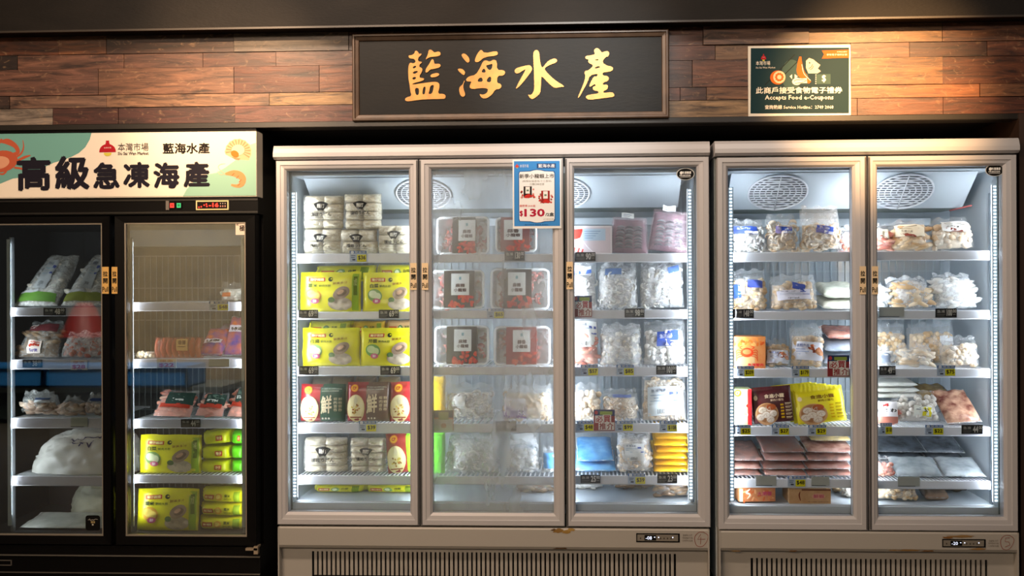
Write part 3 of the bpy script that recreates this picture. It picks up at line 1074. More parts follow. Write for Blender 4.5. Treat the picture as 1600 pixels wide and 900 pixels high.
S1 = [(396, 411), (487, 499), (573, 587), (661, 677), (743, 757)]
S2 = [(397, 410), (485, 498), (573, 586), (662, 676), (744, 757)]
S3 = [(396, 410), (484, 498), (573, 588), (661, 676), (743, 757)]
fz3, bp3 = freezer('wide', 'silver three-door glass freezer with the blue price poster on its middle door', 0.0, (430, 1109), (224.5, 246),
        [(432, 654, 447, 639, 1), (656, 881, 674, 864, -1), (884, 1109, 898, 1090, -1)], 248, 822, 263, 803, (825, 858),
        (457, 1085, 272), [(465, 650), (659, 879), (888, 1078)], [S1, S2, S3], (785, 794), [(662, 296), (878, 294)], (0, 326),
        (490, 1054, 79, 863), (994, 1062, 833, 847, '-08', '4', 1095, 842),
        [(641, 651, 411, 453), (659, 669, 411, 453), (885, 895, 409, 452)], [None, None, (1071, 272)], [GLH, GLF, GLH], [(461, 1), (1078, -1)], 9.5)
R1 = [(394, 409), (486, 500), (576, 590), (666, 681), (748, 762)]
R2 = [(392, 407), (485, 499), (576, 590), (667, 681), (751, 764)]
fz2, bp2 = freezer('twin', 'silver two-door glass freezer standing under the e-coupon notice', -.04, (1119, 1592), (218, 241),
        [(1122, 1355, 1139, 1334, 1), (1358, 1590, 1373, 1570, -1)], 244, 829, 260, 808, (831, 862),
        (1137, 1558, 265), [(1140, 1347), (1366, 1546)], [R1, R2], (790, 801), [(1215, 297), (1411, 297)], (0, 326),
        (1175, 1540, 47, 873), (1472, 1540, 842, 855, '-20', '5', 1573, 847),
        [(1343, 1353, 416, 460), (1362, 1372, 416, 460)], [None, (1554, 266)], [GLS, GLS], [(1142, 1), (1553, -1)], 8.0)


b = MB()
b.tube([AT(1484, 329, .34), AT(1518, 321, .22)], .0035, mat('red_cable', '#b05a58', .5), 6)
b.build('probe_cable', fz2)


# rust along the base panels: uneven stains with their own outlines
def rust(parent, Y0, spots):
    random.seed(3)
    for (u, v, ru, rv, c) in spots:
        b = MB()
        ce = AT(u, v, Y0 - .0035)
        n = 16
        pts = []
        for i in range(n):
            a = 2 * math.pi * i / n
            k = random.uniform(.55, 1.1)
            pts.append((ce.x + ru * .00275 * k * math.cos(a), Y0 - .0032, ce.z + rv * .00275 * k * math.sin(a)))
        b.add([ce] + pts, [(0, i + 1, (i + 1) % n + 1) for i in range(n)], ink(c, .8))
        b.build('rust_stain', parent)


rust(bp3, 0, [(872, 829, 11, 4, '#8a6a3a'), (884, 831, 8, 3, '#9a7a40'), (865, 828, 5, 2, '#5e4426'), (892, 828, 7, 2.5, '#a8884c'), (876, 857, 14, 1.3, '#4a3520')])
rust(bp2, -.04, [(1502, 838, 26, 2.2, '#8a6c44'), (1480, 840, 9, 1.8, '#7a5530'), (1528, 858, 14, 2, '#8a6c44'), (1420, 860, 18, 1.4, '#7d6038'), (1450, 861, 12, 1.2, '#6b4a26'), (1395, 860, 9, 1.0, '#8a6c44'), (1150, 861, 8, 1, '#7d6038'), (1240, 861, 9, 1.1, '#6b4a26')])

# ------------------------------------------------------------------ the black upright freezer
BLK = mat('black_cabinet', '#080707', .34, spec=.12)
BLK2 = mat('black_inner', '#3a3b3c', .5)
cx0, cx1 = X(-64), X(404)
cl = thing('display_freezer', 'black two-door glass freezer with lit seafood banner across its top', 'freezer', ((cx0 + cx1) / 2, .4, 0))
zt, zh0, zd1, zd0 = Z(204, 0, 200), Z(309, 0, 200), Z(337, 0, 200), Z(852, 0, 200)
zi0, zi1 = Z(832, .1, 200), Z(352, .1, 200)
b = MB()
b.box(cx0, cx0 + .05, .07, .72, .08, zt, BLK)
b.box(cx1 - .05, cx1, .07, .72, .08, zt, BLK)
b.box(cx0 + .05, cx1 - .05, .66, .72, .08, zt, BLK2)
b.box(cx0 + .05, cx1 - .05, .07, .66, zi1, zt, BLK)
b.box(cx0 + .05, cx1 - .05, .07, .66, .08, zi0, BLK2)
b.build('cabinet', cl)
b = MB()
b.box(cx0, cx1, .0, .07, zd1 + .004, zh0 - .002, BLK)
for q in (zh0 - .012, zd1 + .012):
    b.box(cx0, cx1, -.006, .0, q - .004, q + .004, mat('black_gloss', '#2a2826', .25, .3))
ctrlband = b.build('control_band', cl)
b = MB()
b.box(cx0, cx1, .01, .07, .08, zd0 - .006, BLK)
zl = Z(869, 0, 200)
b.box(cx0, cx1, .0, .012, zl - .002, zl + .002, mat('steel_line', '#8a857c', .3, .7))
zl = Z(896, 0, 200)
b.box(cx0, cx1, .002, .012, zl - .002, zl + .001, mat('steel_line', '#8a857c'))
base = b.build('base_panel', cl)
for xx in (cx0 + .1, cx1 - .1):
    for yy in (.12, .6):
        b = MB()
        b.box(xx - .03, xx + .03, yy - .03, yy + .03, 0, .08, GAP)
        b.build('foot', cl)
b = MB()
a0 = AT(398, 858, -.01)
b.box(a0.x - .04, a0.x + .012, -.012, .03, a0.z - .006, a0.z + .004, mat('hinge_steel', '#b7a58d', .3, .6))
b.box(a0.x - .004, a0.x + .014, -.012, .03, a0.z - .022, a0.z + .012, mat('hinge_steel', '#b7a58d'))
b.build('door_hinge', cl)
# header light box with the printed banner
b = MB()
hx0, hx1 = cx0, X(400, -.02, 255)
b.box(hx0, hx1, -.012, .07, zh0, zt - .004, mat('banner_edge', '#d9d0bf', .4))
b.box(hx0, hx1, -.016, .07, zt - .010, zt, BLK)
hd = b.build('header_box', cl)
zbn0, zbn1 = Z(307, -.02, 200), Z(206, -.02, 200)
xb0, xb1 = X(-64, -.02, 255), X(399.5, -.02, 255)
sf = Flat(((xb0 + xb1) / 2, -.0135, zbn0), xb1 - xb0, zbn1 - zbn0)


def hb(u, v): return ((u + 64) / 463.5, (v - 206) / 101.0)


b = MB()
CRM, TEAL, TEAL2, NAVY = ink('#efe3cf', .35), ink('#6fa49a', .35), ink('#93bda8', .35), ink('#1d1a24', .35)
rect(b, sf, 0, 0, 1, 1, CRM, 0)
poly(b, sf, [hb(*p) for p in [(-64, 206), (144, 206), (141, 217), (134, 229), (124, 238), (112, 244), (98, 249), (84, 253), (60, 264), (40, 275), (20, 277), (0, 285), (-30, 296), (-64, 302)]], TEAL, 1)
poly(b, sf, [hb(*p) for p in [(399.5, 225), (390, 228), (382, 238), (370, 250), (352, 263), (338, 271), (322, 274), (303, 285), (292, 296), (286, 307), (399.5, 307)]], TEAL2, 1)


def tx(s, u0, v0, u1, v1, m, l=3, bold=.04):
    a, c = hb(u0, v0), hb(u1, v1)
    text(b, sf, s, a[0], a[1], c[0], c[1], m, l, bold)


tx('高', 26, 243, 80, 297, NAVY, 4, .034)
tx('級', 86, 242, 141, 296, NAVY, 4, .034)
tx('急', 146, 253, 188, 295, NAVY, 4, .034)
tx('凍', 193, 253, 235, 294, NAVY, 4, .034)
tx('海', 240, 254, 281, 295, NAVY, 4, .034)
tx('產', 287, 253, 328, 294, NAVY, 4, .034)
tx('藍海水產', 255, 224, 328, 241, ink('#1c1716'), 4, .022)
tx('本灣市場', 185, 223, 233, 236, ink('#4a4444'), 4, .012)
tx('Siu Sai Wan Market', 185, 237, 233, 242, ink('#4a4444'), 4, .02)
a, c = hb(156, 219), hb(182, 243)
dome_logo(b, sf, a[0], a[1], c[0], c[1], 3)
# crab
CR, CR2 = ink('#b8583c', .4), ink('#d79a78', .4)
E = lambda u, v, ru, rv, m, l, rot=0: ell(b, sf, *hb(u, v), ru / 463.5, rv / 101, m, l, rot)
S_ = lambda pts, wd, m, l=2: stroke(b, sf, [hb(*p) for p in pts], [q / 463.5 for q in wd] if isinstance(wd, list) else wd / 463.5, m, l)
E(2, 250, 26, 17, CR, 3, -.15)
E(-2, 252, 17, 10, CR2, 4, -.15)
S_([(18, 240), (28, 236), (24, 226), (12, 219), (2, 219)], [5, 6, 7, 9, 4], CR)
S_([(4, 216), (-6, 222), (-14, 220)], [5, 5, 2], CR)
S_([(24, 244), (33, 238), (37, 228), (36, 217)], [3, 3, 2, 1], CR)
S_([(26, 250), (38, 244), (48, 241)], [3, 4, 1.5], CR)
S_([(22, 260), (34, 262), (44, 270)], [3, 3, 1.5], CR)
S_([(10, 265), (4, 270), (-8, 268)], [3, 3, 1.5], CR)
# scallop
SC, SC2 = ink('#e0b088', .4), ink('#c98a62', .4)
fan = [(372 + 20 * math.cos(math.radians(q)) * (1 + .05 * (i % 2)), 239 + 20 * math.sin(math.radians(q)) * (1 + .05 * (i % 2))) for i, q in enumerate(range(170, 400, 12))]
poly(b, sf, [hb(*p) for p in [(368, 251)] + fan + [(376, 251)]], SC, 2)
for q in range(178, 390, 16):
    S_([(372 + 9 * math.cos(math.radians(q)), 238 + 8 * math.sin(math.radians(q))), (372 + 19 * math.cos(math.radians(q)), 239 + 19 * math.sin(math.radians(q)))], [1, 2.2], SC2, 3)
E(372, 236, 10, 8.5, ink('#ecd0a8', .4), 4)
E(367, 242, 6.5, 5, ink('#d8732a', .4), 5, .5)
poly(b, sf, [hb(*p) for p in [(362, 247), (375, 249), (373, 252), (366, 250)]], SC2, 3)
# shrimp
SH1 = ink('#e8905e', .4)
S_([(352, 273), (364, 272), (374, 275), (379, 281), (377, 289), (370, 292), (361, 290)], [3, 9, 11, 10, 8, 5, 3], SH1, 3)
for q in ((366, 272), (373, 276), (377, 282), (375, 288)):
    S_([q, (q[0] - 4, q[1] + 4)], 1, ink('#c9683c'), 4)
S_([(352, 273), (345, 268), (341, 262), (345, 258), (352, 257)], [.8, .8, .7, .6, .4], ink('#d9b890'), 3)
S_([(352, 273), (344, 274), (340, 268)], [.8, .6, .4], ink('#d9b890'), 3)
b.build('printed_banner', hd)
# digital thermostat and rocker switches on the black band
zc_ = .5 * (Z(312, -.01, 330) + Z(329, -.01, 330))
sf = Flat((X(331.5, -.009, 320), -.009, Z(328, -.009, 331)), X(354, -.009) - X(303, -.009), Z(313, -.009, 331) - Z(328, -.009, 331))
b = MB()
b.box(sf.O.x - sf.w / 2, sf.O.x + sf.w / 2, -.0085, 0, sf.O.z, sf.O.z + sf.h, mat('brass_bezel', '#d8c48c', .35))
rect(b, sf, .04, .14, .96, .86, ink('#140a0a', .3), 0)
RED = mat('lit_red', '#ff2a1c', .4, emit=2.2)
text(b, sf, '-16', .40, .26, .70, .72, RED, 2, .03)
for q in ((.10, .72), (.17, .66), (.26, .5), (.33, .4), (.34, .62)):
    ell(b, sf, q[0], q[1], .022, .08, RED, 2, n=8)
for q in (.76, .83, .90):
    ell(b, sf, q, .62, .02, .10, ink('#c98a7a'), 2, n=8)
    ell(b, sf, q, .34, .012, .06, ink('#e0c8b8'), 2, n=8)
b.build('temperature_display', ctrlband)
for (u, c_, nm) in ((269, '#ff3a34', 'red_switch'), (279.5, '#2fd08a', 'green_switch')):
    p = AT(u, 321, -.008)
    b = MB()
    b.box(p.x - .012, p.x + .012, -.008, 0, p.z - .013, p.z + .013, ink('#15110f', .3))
    s2 = Flat((p.x, -.0085, p.z - .010), .018, .020)
    rect(b, s2, 0, 0, 1, 1, mat('lit_' + nm, c_, .4, emit=.5 if 'red' in nm else .12), 0)
    text(b, s2, '燈' if 'red' in nm else '開', .2, .2, .8, .8, ink('#1a0a0a'), 1, .01)
    b.build(nm, ctrlband)
p = AT(262, 321, -.006)
b = MB()
b.box(p.x - .007, p.x + .007, -.01, 0, p.z - .02, p.z + .02, mat('grey_plate', '#6a625a', .4))
b.build('switch_plate', ctrlband)
p = AT(10, 880, .0)
b = MB()
b.frame(p.x - .05, p.x + .02, p.z - .012, p.z + .012, [(0, .012), (0, .004), (.003, .004), (.003, .012)], mat('steel_line', '#8a857c'))
b.build('base_latch', base)
# shelves of the black freezer
CS = {0: [(480, 494), (562, 577), (653, 669), (744, 759)], 1: [(472, 486), (561, 575), (655, 669), (742, 755)]}
CB = {0: (15, 164), 1: (207, 379)}
ly = .66
for k in (0, 1):
    SHELF[('black', k)] = []
    for (va, vb_) in CS[k]:
        ua, ub = CB[k]
        xa, xb = X(ua if k else -30, .1) if False else X(ua, .1), X(ub, .1)
        z1_, z0_ = Z(va, .1, (ua + ub) / 2), Z(vb_, .1, (ua + ub) / 2)
        b = MB()
        b.box(xa, xb, .104, .11, z1_ - .012, z1_ - .003, SHF)
        b.box(xa, xb, .56, .568, z1_ - .012, z1_ - .003, SHF)
        for i in range(25):
            xx = xa + .004 + (xb - xa - .008) * i / 24
            b.box(xx - .003, xx + .003, .104, .568, z1_ - .006, z1_ - .002, SHF)
        sh = b.build('shelf', cl)
        b = MB()
        b.extrude([(.104, z1_), (.097, z1_ - .002), (.093, z0_ + .004), (.096, z0_), (.104, z0_)], xa, xb, mat('rail_lilac', '#c9c8d4', .3))
        b.build('price_rail', sh)
        SHELF[('black', k)].append(z1_ - .002)
    SHELF[('black', k)].append(zi0)
for u in (20, 166, 204, 382):
    xx = X(u, .12)
    b = MB()
    b.box(xx - .006, xx + .006, .105, .125, zi0, zi1 - .05, mat('post_grey', '#8e9298', .35, .4))
    b.build('shelf_standard', cl)
b = MB()
xm = X(173, .09)
b.box(xm - .012, xm + .012, .075, .098, zi0, zi1, BLK2)
b.build('centre_post', cl)
b = MB()
gw = mat('grid_grey', '#6f7577', .5)
for i in range(20):
    xx = X(208, .62) + (X(384, .62) - X(208, .62)) * i / 19
    b.box(xx - .002, xx + .002, .62, .624, zi0 + .1, zi1 - .12, gw)
for v in (400, 450, 500, 560, 640, 720):
    b.box(X(208, .62), X(384, .62), .616, .62, Z(v, .62, 300) - .002, Z(v, .62, 300) + .002, gw)
b.box(X(208, .58), X(390, .58), .52, .64, Z(385, .58, 300), Z(355, .58, 300), mat('evap_grey', '#8b8f8e', .5))
b.build('back_grid', cl)
for (u, s_, pw) in ((16, 1, 3.2), (207, 1, 3.6), (381, -1, 3.0)):
    xx = X(u, .1)
    b = MB()
    b.box(xx - .007, xx + .007, .086, .096, zi0 + .03, zi1 - .06, INW)
    b.build('light_strip', cl)
    area('black_freezer_led', (xx + s_ * .01, .09, (zi0 + zi1) / 2), (xx + s_ * .28, .40, (zi0 + zi1) / 2), .015, zi1 - zi0 - .15, pw, (.9, .94, 1.0))
GLB = glass('dark_glass', .12, None, '#e4e8e6')
for (d0, d1, g0, g1, st) in ((-60, 172, -44, 159.5, (159.5, 170, 417, 459)), (179, 400, 194, 384, (174.5, 183.5, 417, 459))):
    xa, xb, ga, gb_ = X(d0), X(d1), X(g0), X(g1)
    gz1, gz0 = Z(348, 0, 200), Z(838, 0, 200)
    b = MB()
    L = [((xa, xb, zd0, zd1), .06), ((xa, xb, zd0, zd1), .003), ((xa + .003, xb - .003, zd0 + .003, zd1 - .003), 0), ((ga, gb_, gz0, gz1), .002), ((ga, gb_, gz0, gz1), .06)]
    v, f = [], []
    for (p0, p1, p2, p3), y in L:
        v += [(p0, y, p2), (p1, y, p2), (p1, y, p3), (p0, y, p3)]
    for i in range(len(L) - 1):
        for j in range(4):
            f.append((i * 4 + j, i * 4 + (j + 1) % 4, i * 4 + 4 + (j + 1) % 4, i * 4 + 4 + j))
    b.add(v, f, BLK)
    dr = b.build('door', cl)
    b = MB()
    b.frame(ga, gb_, gz0, gz1, [(0, .02), (0, .006), (.006, .006), (.006, .02)], mat('steel_bead', '#a39a8c', .3, .5))
    b.build('glazing_bead', dr)
    b = MB()
    b.box(ga + .002, gb_ - .002, .012, .017, gz0 + .002, gz1 - .002, GLB)
    b.build('glass_pane', dr)
    pull_sticker(dr, *st, -.003 if True else 0, c='#d9ac62')
    if d0 < 0:
        p = AT(145, 817, .009)
        s2 = Flat((p.x, .010, p.z - .033), .066, .066)
        b = MB()
        pts = []
        for (qx, qy, a_) in ((.82, .82, 0), (.18, .82, 90), (.18, .18, 180), (.82, .18, 270)):
            pts += [(qx + .18 * math.cos(math.radians(a_ + i * 18)), qy + .18 * math.sin(math.radians(a_ + i * 18))) for i in range(6)]
        poly(b, s2, pts, ink('#0a0a0a', .3), 0)
        W_ = ink('#c9c2b4')
        stroke(b, s2, [(.18, .32), (.3, .24), (.34, .34), (.48, .28), (.56, .33), (.66, .25), (.84, .27)], .02, W_, 1)
        for i in range(3):
            rect(b, s2, .38 + i * .1, .38, .44 + i * .1, .52, ink('#b7a06a'), 1)
        ell(b, s2, .5, .62, .06, .05, W_, 1)
        b.build('round_cornered_sticker', dr)
    else:
        p = AT(375.5, 357, .009)
        s2 = Flat((p.x, .010, p.z - .028), X(383) - X(368), .054)
        b = MB()
        rect(b, s2, 0, 0, 1, 1, ink('#efd9c6'), 0)
        text(b, s2, '極', .4, .2, .95, .7, ink('#2a2320'), 1, .02)
        text(b, s2, '北', .05, .05, .35, .25, ink('#2a2320'), 1, .02)
        b.build('paper_sticker', dr)

# ================================================================== THE GOODS
def base_of(bay, sh, yb, u, Y):
    return SHELF[bay][sh] if yb is None else max(SHELF[bay][sh], Z(yb, Y, u))


LASTZ = [0.0]


def settled(fn):
    """rest the finished thing on what is below it: nothing of it may dip under its base height"""
    def run(*a, **k):
        o = fn(*a, **k)
        zb, lo = LASTZ[0], 1e9
        for q in [o] + [c for c in COL.objects if c.parent == o]:
            if q.type == 'MESH':
                lo = min(lo, min(v.co.z for v in q.data.vertices) + o.location.z)
        if lo < zb: o.location.z += zb - lo
        return o
    return run


def span(bay, sh, x0, x1, yt, yb, Y):
    """where a pack stands: bottom-centre x, base height, width, height"""
    uc = (x0 + x1) / 2
    xa, xb = X(x0, Y), X(x1, Y)
    zb = base_of(bay, sh, yb, uc, Y) + .0008
    LASTZ[0] = zb
    return (xa + xb) / 2, zb, xb - xa, Z(yt, Y, uc) - zb


BDY = {'wide': 0.0, 'twin': -.04, 'black': 0.0}
FILM = film('clear_bag', '#f4f8fa', .20, .14)
FILM2 = film('cloudy_bag', '#eef3f6', .42, .2)
FILM3 = film('tight_film', '#ffffff', .10, .08, bump=.3)
FILMY = film('noodle_bag_film', '#f6f4ea', .14, .16)


@settled
def noodle(bay, sh, x0, x1, yt, label, yb=None, rolls=4, dY=.13, seed=1, tilt=.03, d=.13):
    Y = BDY[bay[0]] + dY
    xc, zb, w_, h = span(bay, sh, x0, x1, yt, yb, Y)
    t = thing('noodle_bag', label, 'noodle bag', (xc, Y + d / 2, zb), 'bags of frozen noodles')
    nm = mat('noodle_cream', '#efe8d2', .6, bump=1.0, bscale=150, color2='#cbbf9c', vscale=95, stretch=(.4, 1, 1.3))
    rh = h * .94 / rolls
    random.seed(seed)
    for i in range(rolls):
        b = MB()
        z = zb + .004 + rh * i
        for sx in (-1, 1):
            sf = Pil((xc + sx * w_ * .235 + random.uniform(-.003, .003), Y + d / 2 + (z - zb) * math.sin(tilt), z), w_ * .475, rh * 1.05, d * .92, seed=seed + i * 3 + sx, wr=.25, pu=3, pv=2.5, q=.42, edge=.05, wf=3.5)
            sf.mesh(b, nm, 10, 8)
        b.build('noodle_portion', t)
    sf = Pil((xc, Y + d / 2, zb), w_, h, d, tilt=tilt, seed=seed, wr=.16, pu=6, pv=8, q=.4, edge=.03, wf=3)
    b = MB()
    sf.mesh(b, FILMY, 16, 16)
    # loose top hem of the bag
    b.build('plastic_film', t)
    b = MB()
    K, Wt = ink('#1c1b19'), ink('#e9e4d4')
    cy = .36 if rolls > 2 else .38
    k_ = w_ / h
    c0 = cy + .20 * k_
    fp = lambda r, a: (.5 + r * math.sin(a), c0 - r * k_ * math.cos(a))
    angs = [math.radians(-36 + 72 * i / 6) for i in range(7)]
    for i in range(6):
        quad(b, sf, [fp(.31, angs[i]), fp(.31, angs[i + 1]), fp(.10, angs[i + 1]), fp(.10, angs[i])], K, 1, 3)
    text(b, sf, '麵打', .41, cy - .055 * k_, .59, cy + .05 * k_, Wt, 2, .02)
    text(b, sf, '讃岐うどん', .24, cy + .15 * k_, .76, cy + .25 * k_, K, 1, .02)
    rect(b, sf, .2, cy + .275 * k_, .8, cy + .283 * k_, ink('#55514a'), 1)
    rect(b, sf, .3, cy + .32 * k_, .7, cy + .326 * k_, ink('#55514a'), 1)
    b.build('printed_logo', t)
    return t


YEL = mat('dumpling_yellow', '#ddd60e', .3, bump=.25, bscale=25)
YEL2 = mat('dumpling_green_side', '#8fae10', .35)
LGRED = ink('#b8341c')
DUMP = {'cabbage': ('白菜', '#7fa05a', '#d9e2b8'), 'chive': ('韭菜', '#4f7a3c', '#7f9f60'), 'celery': ('芹菜', '#6ea050', '#c8dca0'), 'corn': ('粟米', '#d8a030', '#e8cc60'), 'leek': ('蒜苗', '#4d7048', '#d0d8b0')}


@settled
def dumpling(bay, sh, x0, x1, yt, label, fl='cabbage', yb=None, dY=.13, seed=1, tilt=.06, d=.055, side=True):
    Y = BDY[bay[0]] + dY
    xc, zb, w_, h = span(bay, sh, x0, x1, yt, yb, Y)
    sf = Pil((xc, Y + d / 2, zb), w_, h / math.cos(tilt), d, tilt=tilt, seed=seed, wr=.22, pu=5, pv=5, q=.5, edge=.025)
    b = MB()
    sf.mesh(b, YEL, 20, 18)
    nm, c1, c2 = DUMP[fl]
    rect(b, sf, .16, .12, .43, .22, LGRED, 1)
    text(b, sf, '灣仔碼頭', .18, .135, .41, .205, ink('#f6e7a8'), 2, .025)
    ell(b, sf, .52, .165, .038, .058, ink('#23301c'), 1)
    ell(b, sf, .535, .155, .016, .02, ink('#dcd61a'), 2, n=10)
    text(b, sf, nm, .15, .27, .31, .38, ink('#3d4a18'), 1, .03)
    text(b, sf, '鮮肉水餃', .33, .30, .53, .37, ink('#5d6a20'), 1, .015)
    text(b, sf, '鮮美多汁', .56, .24, .80, .31, ink('#9a6a28'), 1, .015, rot=-.03)
    # vegetable picture and round promise mark
    ell(b, sf, .24, .58, .135, .17, ink(c1), 1, .3)
    ell(b, sf, .21, .55, .08, .10, ink(c2), 2, .3)
    ell(b, sf, .29, .60, .06, .09, ink(c2), 2, .8)
    ell(b, sf, .27, .73, .07, .07, ink('#c95a80'), 3)
    text(b, sf, '鮮', .24, .69, .30, .77, ink('#f7e6ee'), 4, .02)
    # bowl of dumplings
    GRY, LG, DK = ink('#a08a76'), ink('#cbbda8'), ink('#7c6654')
    ell(b, sf, .68, .80, .20, .17, ink('#b5aa98'), 1)
    ell(b, sf, .70, .52, .145, .15, GRY, 2, -.5)
    ell(b, sf, .71, .52, .085, .08, DK, 3, -.5)
    ell(b, sf, .69, .50, .06, .05, ink('#c9a184'), 4, -.5)
    for q in range(5):
        ell(b, sf, .55 + .07 * q, .82 + .05 * (q % 2), .06, .07, LG, 3, .4 * q)
    ell(b, sf, .54, .70, .055, .07, ink('#5f7a4a'), 3)
    if side:
        rect(b, sf, .87, .03, .975, .97, YEL2, 1)
        rect(b, sf, .895, .10, .955, .58, ink('#5d7018'), 2)
        text(b, sf, '水餃', .90, .14, .95, .34, ink('#d8dc90'), 3, .01)
    o = b.build('dumpling_pouch', None, (xc, Y + d / 2, zb))
    tag(o, label, 'dumpling pack', 'yellow dumpling packs')
    for (q0, q1) in ((.0, .06),):
        b = MB()
        n = 24
        v = [sf.p(i / n, q, .001 + .0012 * (i % 2)) + sf.V * (.006 if q == q0 else 0) for q in (q0, q1) for i in range(n + 1)]
        b.add(v, [(i, i + n + 1, i + n + 2, i + 1) for i in range(n)], YEL)
        b.build('crimped_seal', o)
    return o


@settled
def brick(bay, sh, x0, x1, yt, label, main='#d6d010', yb=None, dY=.13, depth=.17, seed=1, art='dump', cat='dumpling pack', group='yellow dumpling packs', name='dumpling_pouch', fl='cabbage', rot=0.0, seal=True):
    """a pack lying flat, its narrow side to the front"""
    Y = BDY[bay[0]] + dY
    xc, zb, w_, h = span(bay, sh, x0, x1, yt, yb, Y)
    w_, h = w_ * .955, h * .955
    M_ = mat('wrap_' + main.strip('#'), main, .28, bump=.35, bscale=22)
    sf = Pil((xc, Y + depth / 2, zb), w_, h, depth, seed=seed, wr=.05, pu=10, pv=4, q=.35, edge=.03, roll=rot)
    b = MB()
    sf.mesh(b, M_, 14, 12)
    if art == 'dump':
        rect(b, sf, .10, .34, .33, .66, LGRED, 1)
        text(b, sf, '灣仔碼頭', .12, .40, .31, .60, ink('#f6e7a8'), 2, .02)
        ell(b, sf, .45, .5, .085, .26, ink(DUMP[fl][1]), 1)
        ell(b, sf, .44, .48, .05, .16, ink(DUMP[fl][2]), 2)
        text(b, sf, DUMP[fl][0], .58, .28, .72, .52, ink('#3d4a18'), 1, .02)
        text(b, sf, '鮮肉水餃', .57, .58, .74, .72, ink('#5d6a20'), 1, .01)
        rect(b, sf, .79, .12, .93, .88, ink('#7a9018'), 1)
    elif art == 'logo':
        rect(b, sf, .55, .30, .80, .68, LGRED, 1)
        text(b, sf, '灣仔', .58, .36, .77, .62, ink('#f6e7a8'), 2, .02)
    elif art == 'cp':
        ell(b, sf, .35, .4, .17, .24, ink('#d8641c'), 1)
        text(b, sf, 'CP', .26, .30, .44, .52, ink('#f4e8a0'), 2, .03)
    o = b.build(name, None, (xc, Y + depth / 2, zb))
    tag(o, label, cat, group)
    if seal:
        for side in (-1, 1):
            b = MB()
            v = []
            for i in range(9):
                q = i / 8
                p = sf.p(.5 + side * .49, 1 - q, -sf.tk(side * .98, 2 * q - 1) * .2)
                v += [p, p + V3((side * (.010 + .003 * (i % 2)), .0, .001))]
            b.add(v, [(2 * i, 2 * i + 1, 2 * i + 3, 2 * i + 2) for i in range(8)], M_)
            b.build('crimped_seal', o)
    return o


@settled
def wonton(bay, sh, x0, x1, yt, label, right='#1d4a36', yb=None, dY=.13, seed=1, tilt=.08, split=.46, d=.05, roll=0, txt=True):
    Y = BDY[bay[0]] + dY
    xc, zb, w_, h = span(bay, sh, x0, x1, yt, yb, Y)
    RDM = mat('cp_red', '#8e1c20', .3, bump=.2, bscale=25)
    sf = Pil((xc, Y + d / 2, zb), w_, h / math.cos(tilt), d, tilt=tilt, roll=roll, seed=seed, wr=.12, pu=6, pv=6, q=.5, edge=.02)
    b = MB()
    s = split
    k_ = w_ / h
    RM = mat('wrap_' + right.strip('#'), right, .3)
    if s <= 0: sf.mesh(b, RM, 18, 16)
    else: sf.mesh(b, RDM, 18, 16, True, s, RM)
    if s <= 0:
        s = 1e-3
    cxx = s * .48
    CRE = ink('#d9cc92')
    ell(b, sf, cxx, .66, s * .46, .36, CRE, 2)
    ell(b, sf, cxx, .62, s * .40, .30, ink('#e3d9a8'), 3)
    random.seed(seed)
    for i in range(16):
        a, r_ = random.uniform(0, 6.28), random.uniform(0, 1) ** .5
        ell(b, sf, cxx + s * .26 * r_ * math.cos(a), .70 + .14 * r_ * math.sin(a), s * .055, .022, ink(random.choice(['#b98a3c', '#c8b44c', '#8f6a34', '#d8c25a', '#a8602c'] if right != '#1d4a36' else ['#a8b448', '#7f9838', '#c8c858', '#8a9a30'])), 4, a, n=8)
    poly(b, sf, [(cxx - s * .10, .46), (cxx, .30), (cxx + s * .12, .46), (cxx + s * .04, .56), (cxx - s * .06, .54)], ink('#cfc8a4'), 5)
    rect(b, sf, cxx - s * .3, .88, cxx + s * .3, .91, ink('#8a3a20'), 4)
    ell(b, sf, s * .42, .13, s * .20, s * .20 * k_, ink('#d8641c'), 2)
    ell(b, sf, s * .42, .13, s * .17, s * .17 * k_, ink('#e8b030'), 3)
    text(b, sf, 'CP', s * .32, .13 - s * .08 * k_, s * .52, .13 + s * .08 * k_, ink('#c03a1c'), 4, .04)
    if s < 1 and txt:
        Wt = ink('#d8c9a4')
        text(b, sf, '鮮', s + .02, .30, s + (.97 - s) * .52, .80, Wt, 3, .02, rot=-.03)
        text(b, sf, 'PORK DUMPLING', s + .03, .08, .93, .12, ink('#cfd8c8'), 3, .01)
        text(b, sf, 'WITH SHRIMP', s + .03, .14, .88, .18, ink('#cfd8c8'), 3, .01)
        for i, ch in enumerate('蝦肉雲吞'):
            text(b, sf, ch, s + (.97 - s) * .60, .34 + i * .10, s + (.97 - s) * .76, .42 + i * .10, Wt, 3, .01)
            text(b, sf, '鮮蝦雲吞'[i], s + (.97 - s) * .80, .34 + i * .10, s + (.97 - s) * .96, .42 + i * .10, Wt, 3, .01)
        for i in range(3):
            ell(b, sf, s + .06 + i * .07, .92, .022, .022 * k_, ink('#e0d8c4'), 3, n=10)
    o = b.build('wonton_pouch', None, (xc, Y + d / 2, zb))
    tag(o, label, 'wonton pack', 'wonton pouches')
    b = MB()
    n = 20
    v = [sf.p(i / n, q, .001 + .001 * (i % 2)) + sf.V * (.006 if q == 0 else 0) for q in (0, .04) for i in range(n + 1)]
    b.add(v, [(i, i + n + 1, i + n + 2, i + 1) for i in range(n) if i < n * s], RDM) if s > .01 else None
    if s < .99: b.add(v, [(i, i + n + 1, i + n + 2, i + 1) for i in range(n) if i >= n * s], RM)
    b.build('crimped_seal', o)
    return o


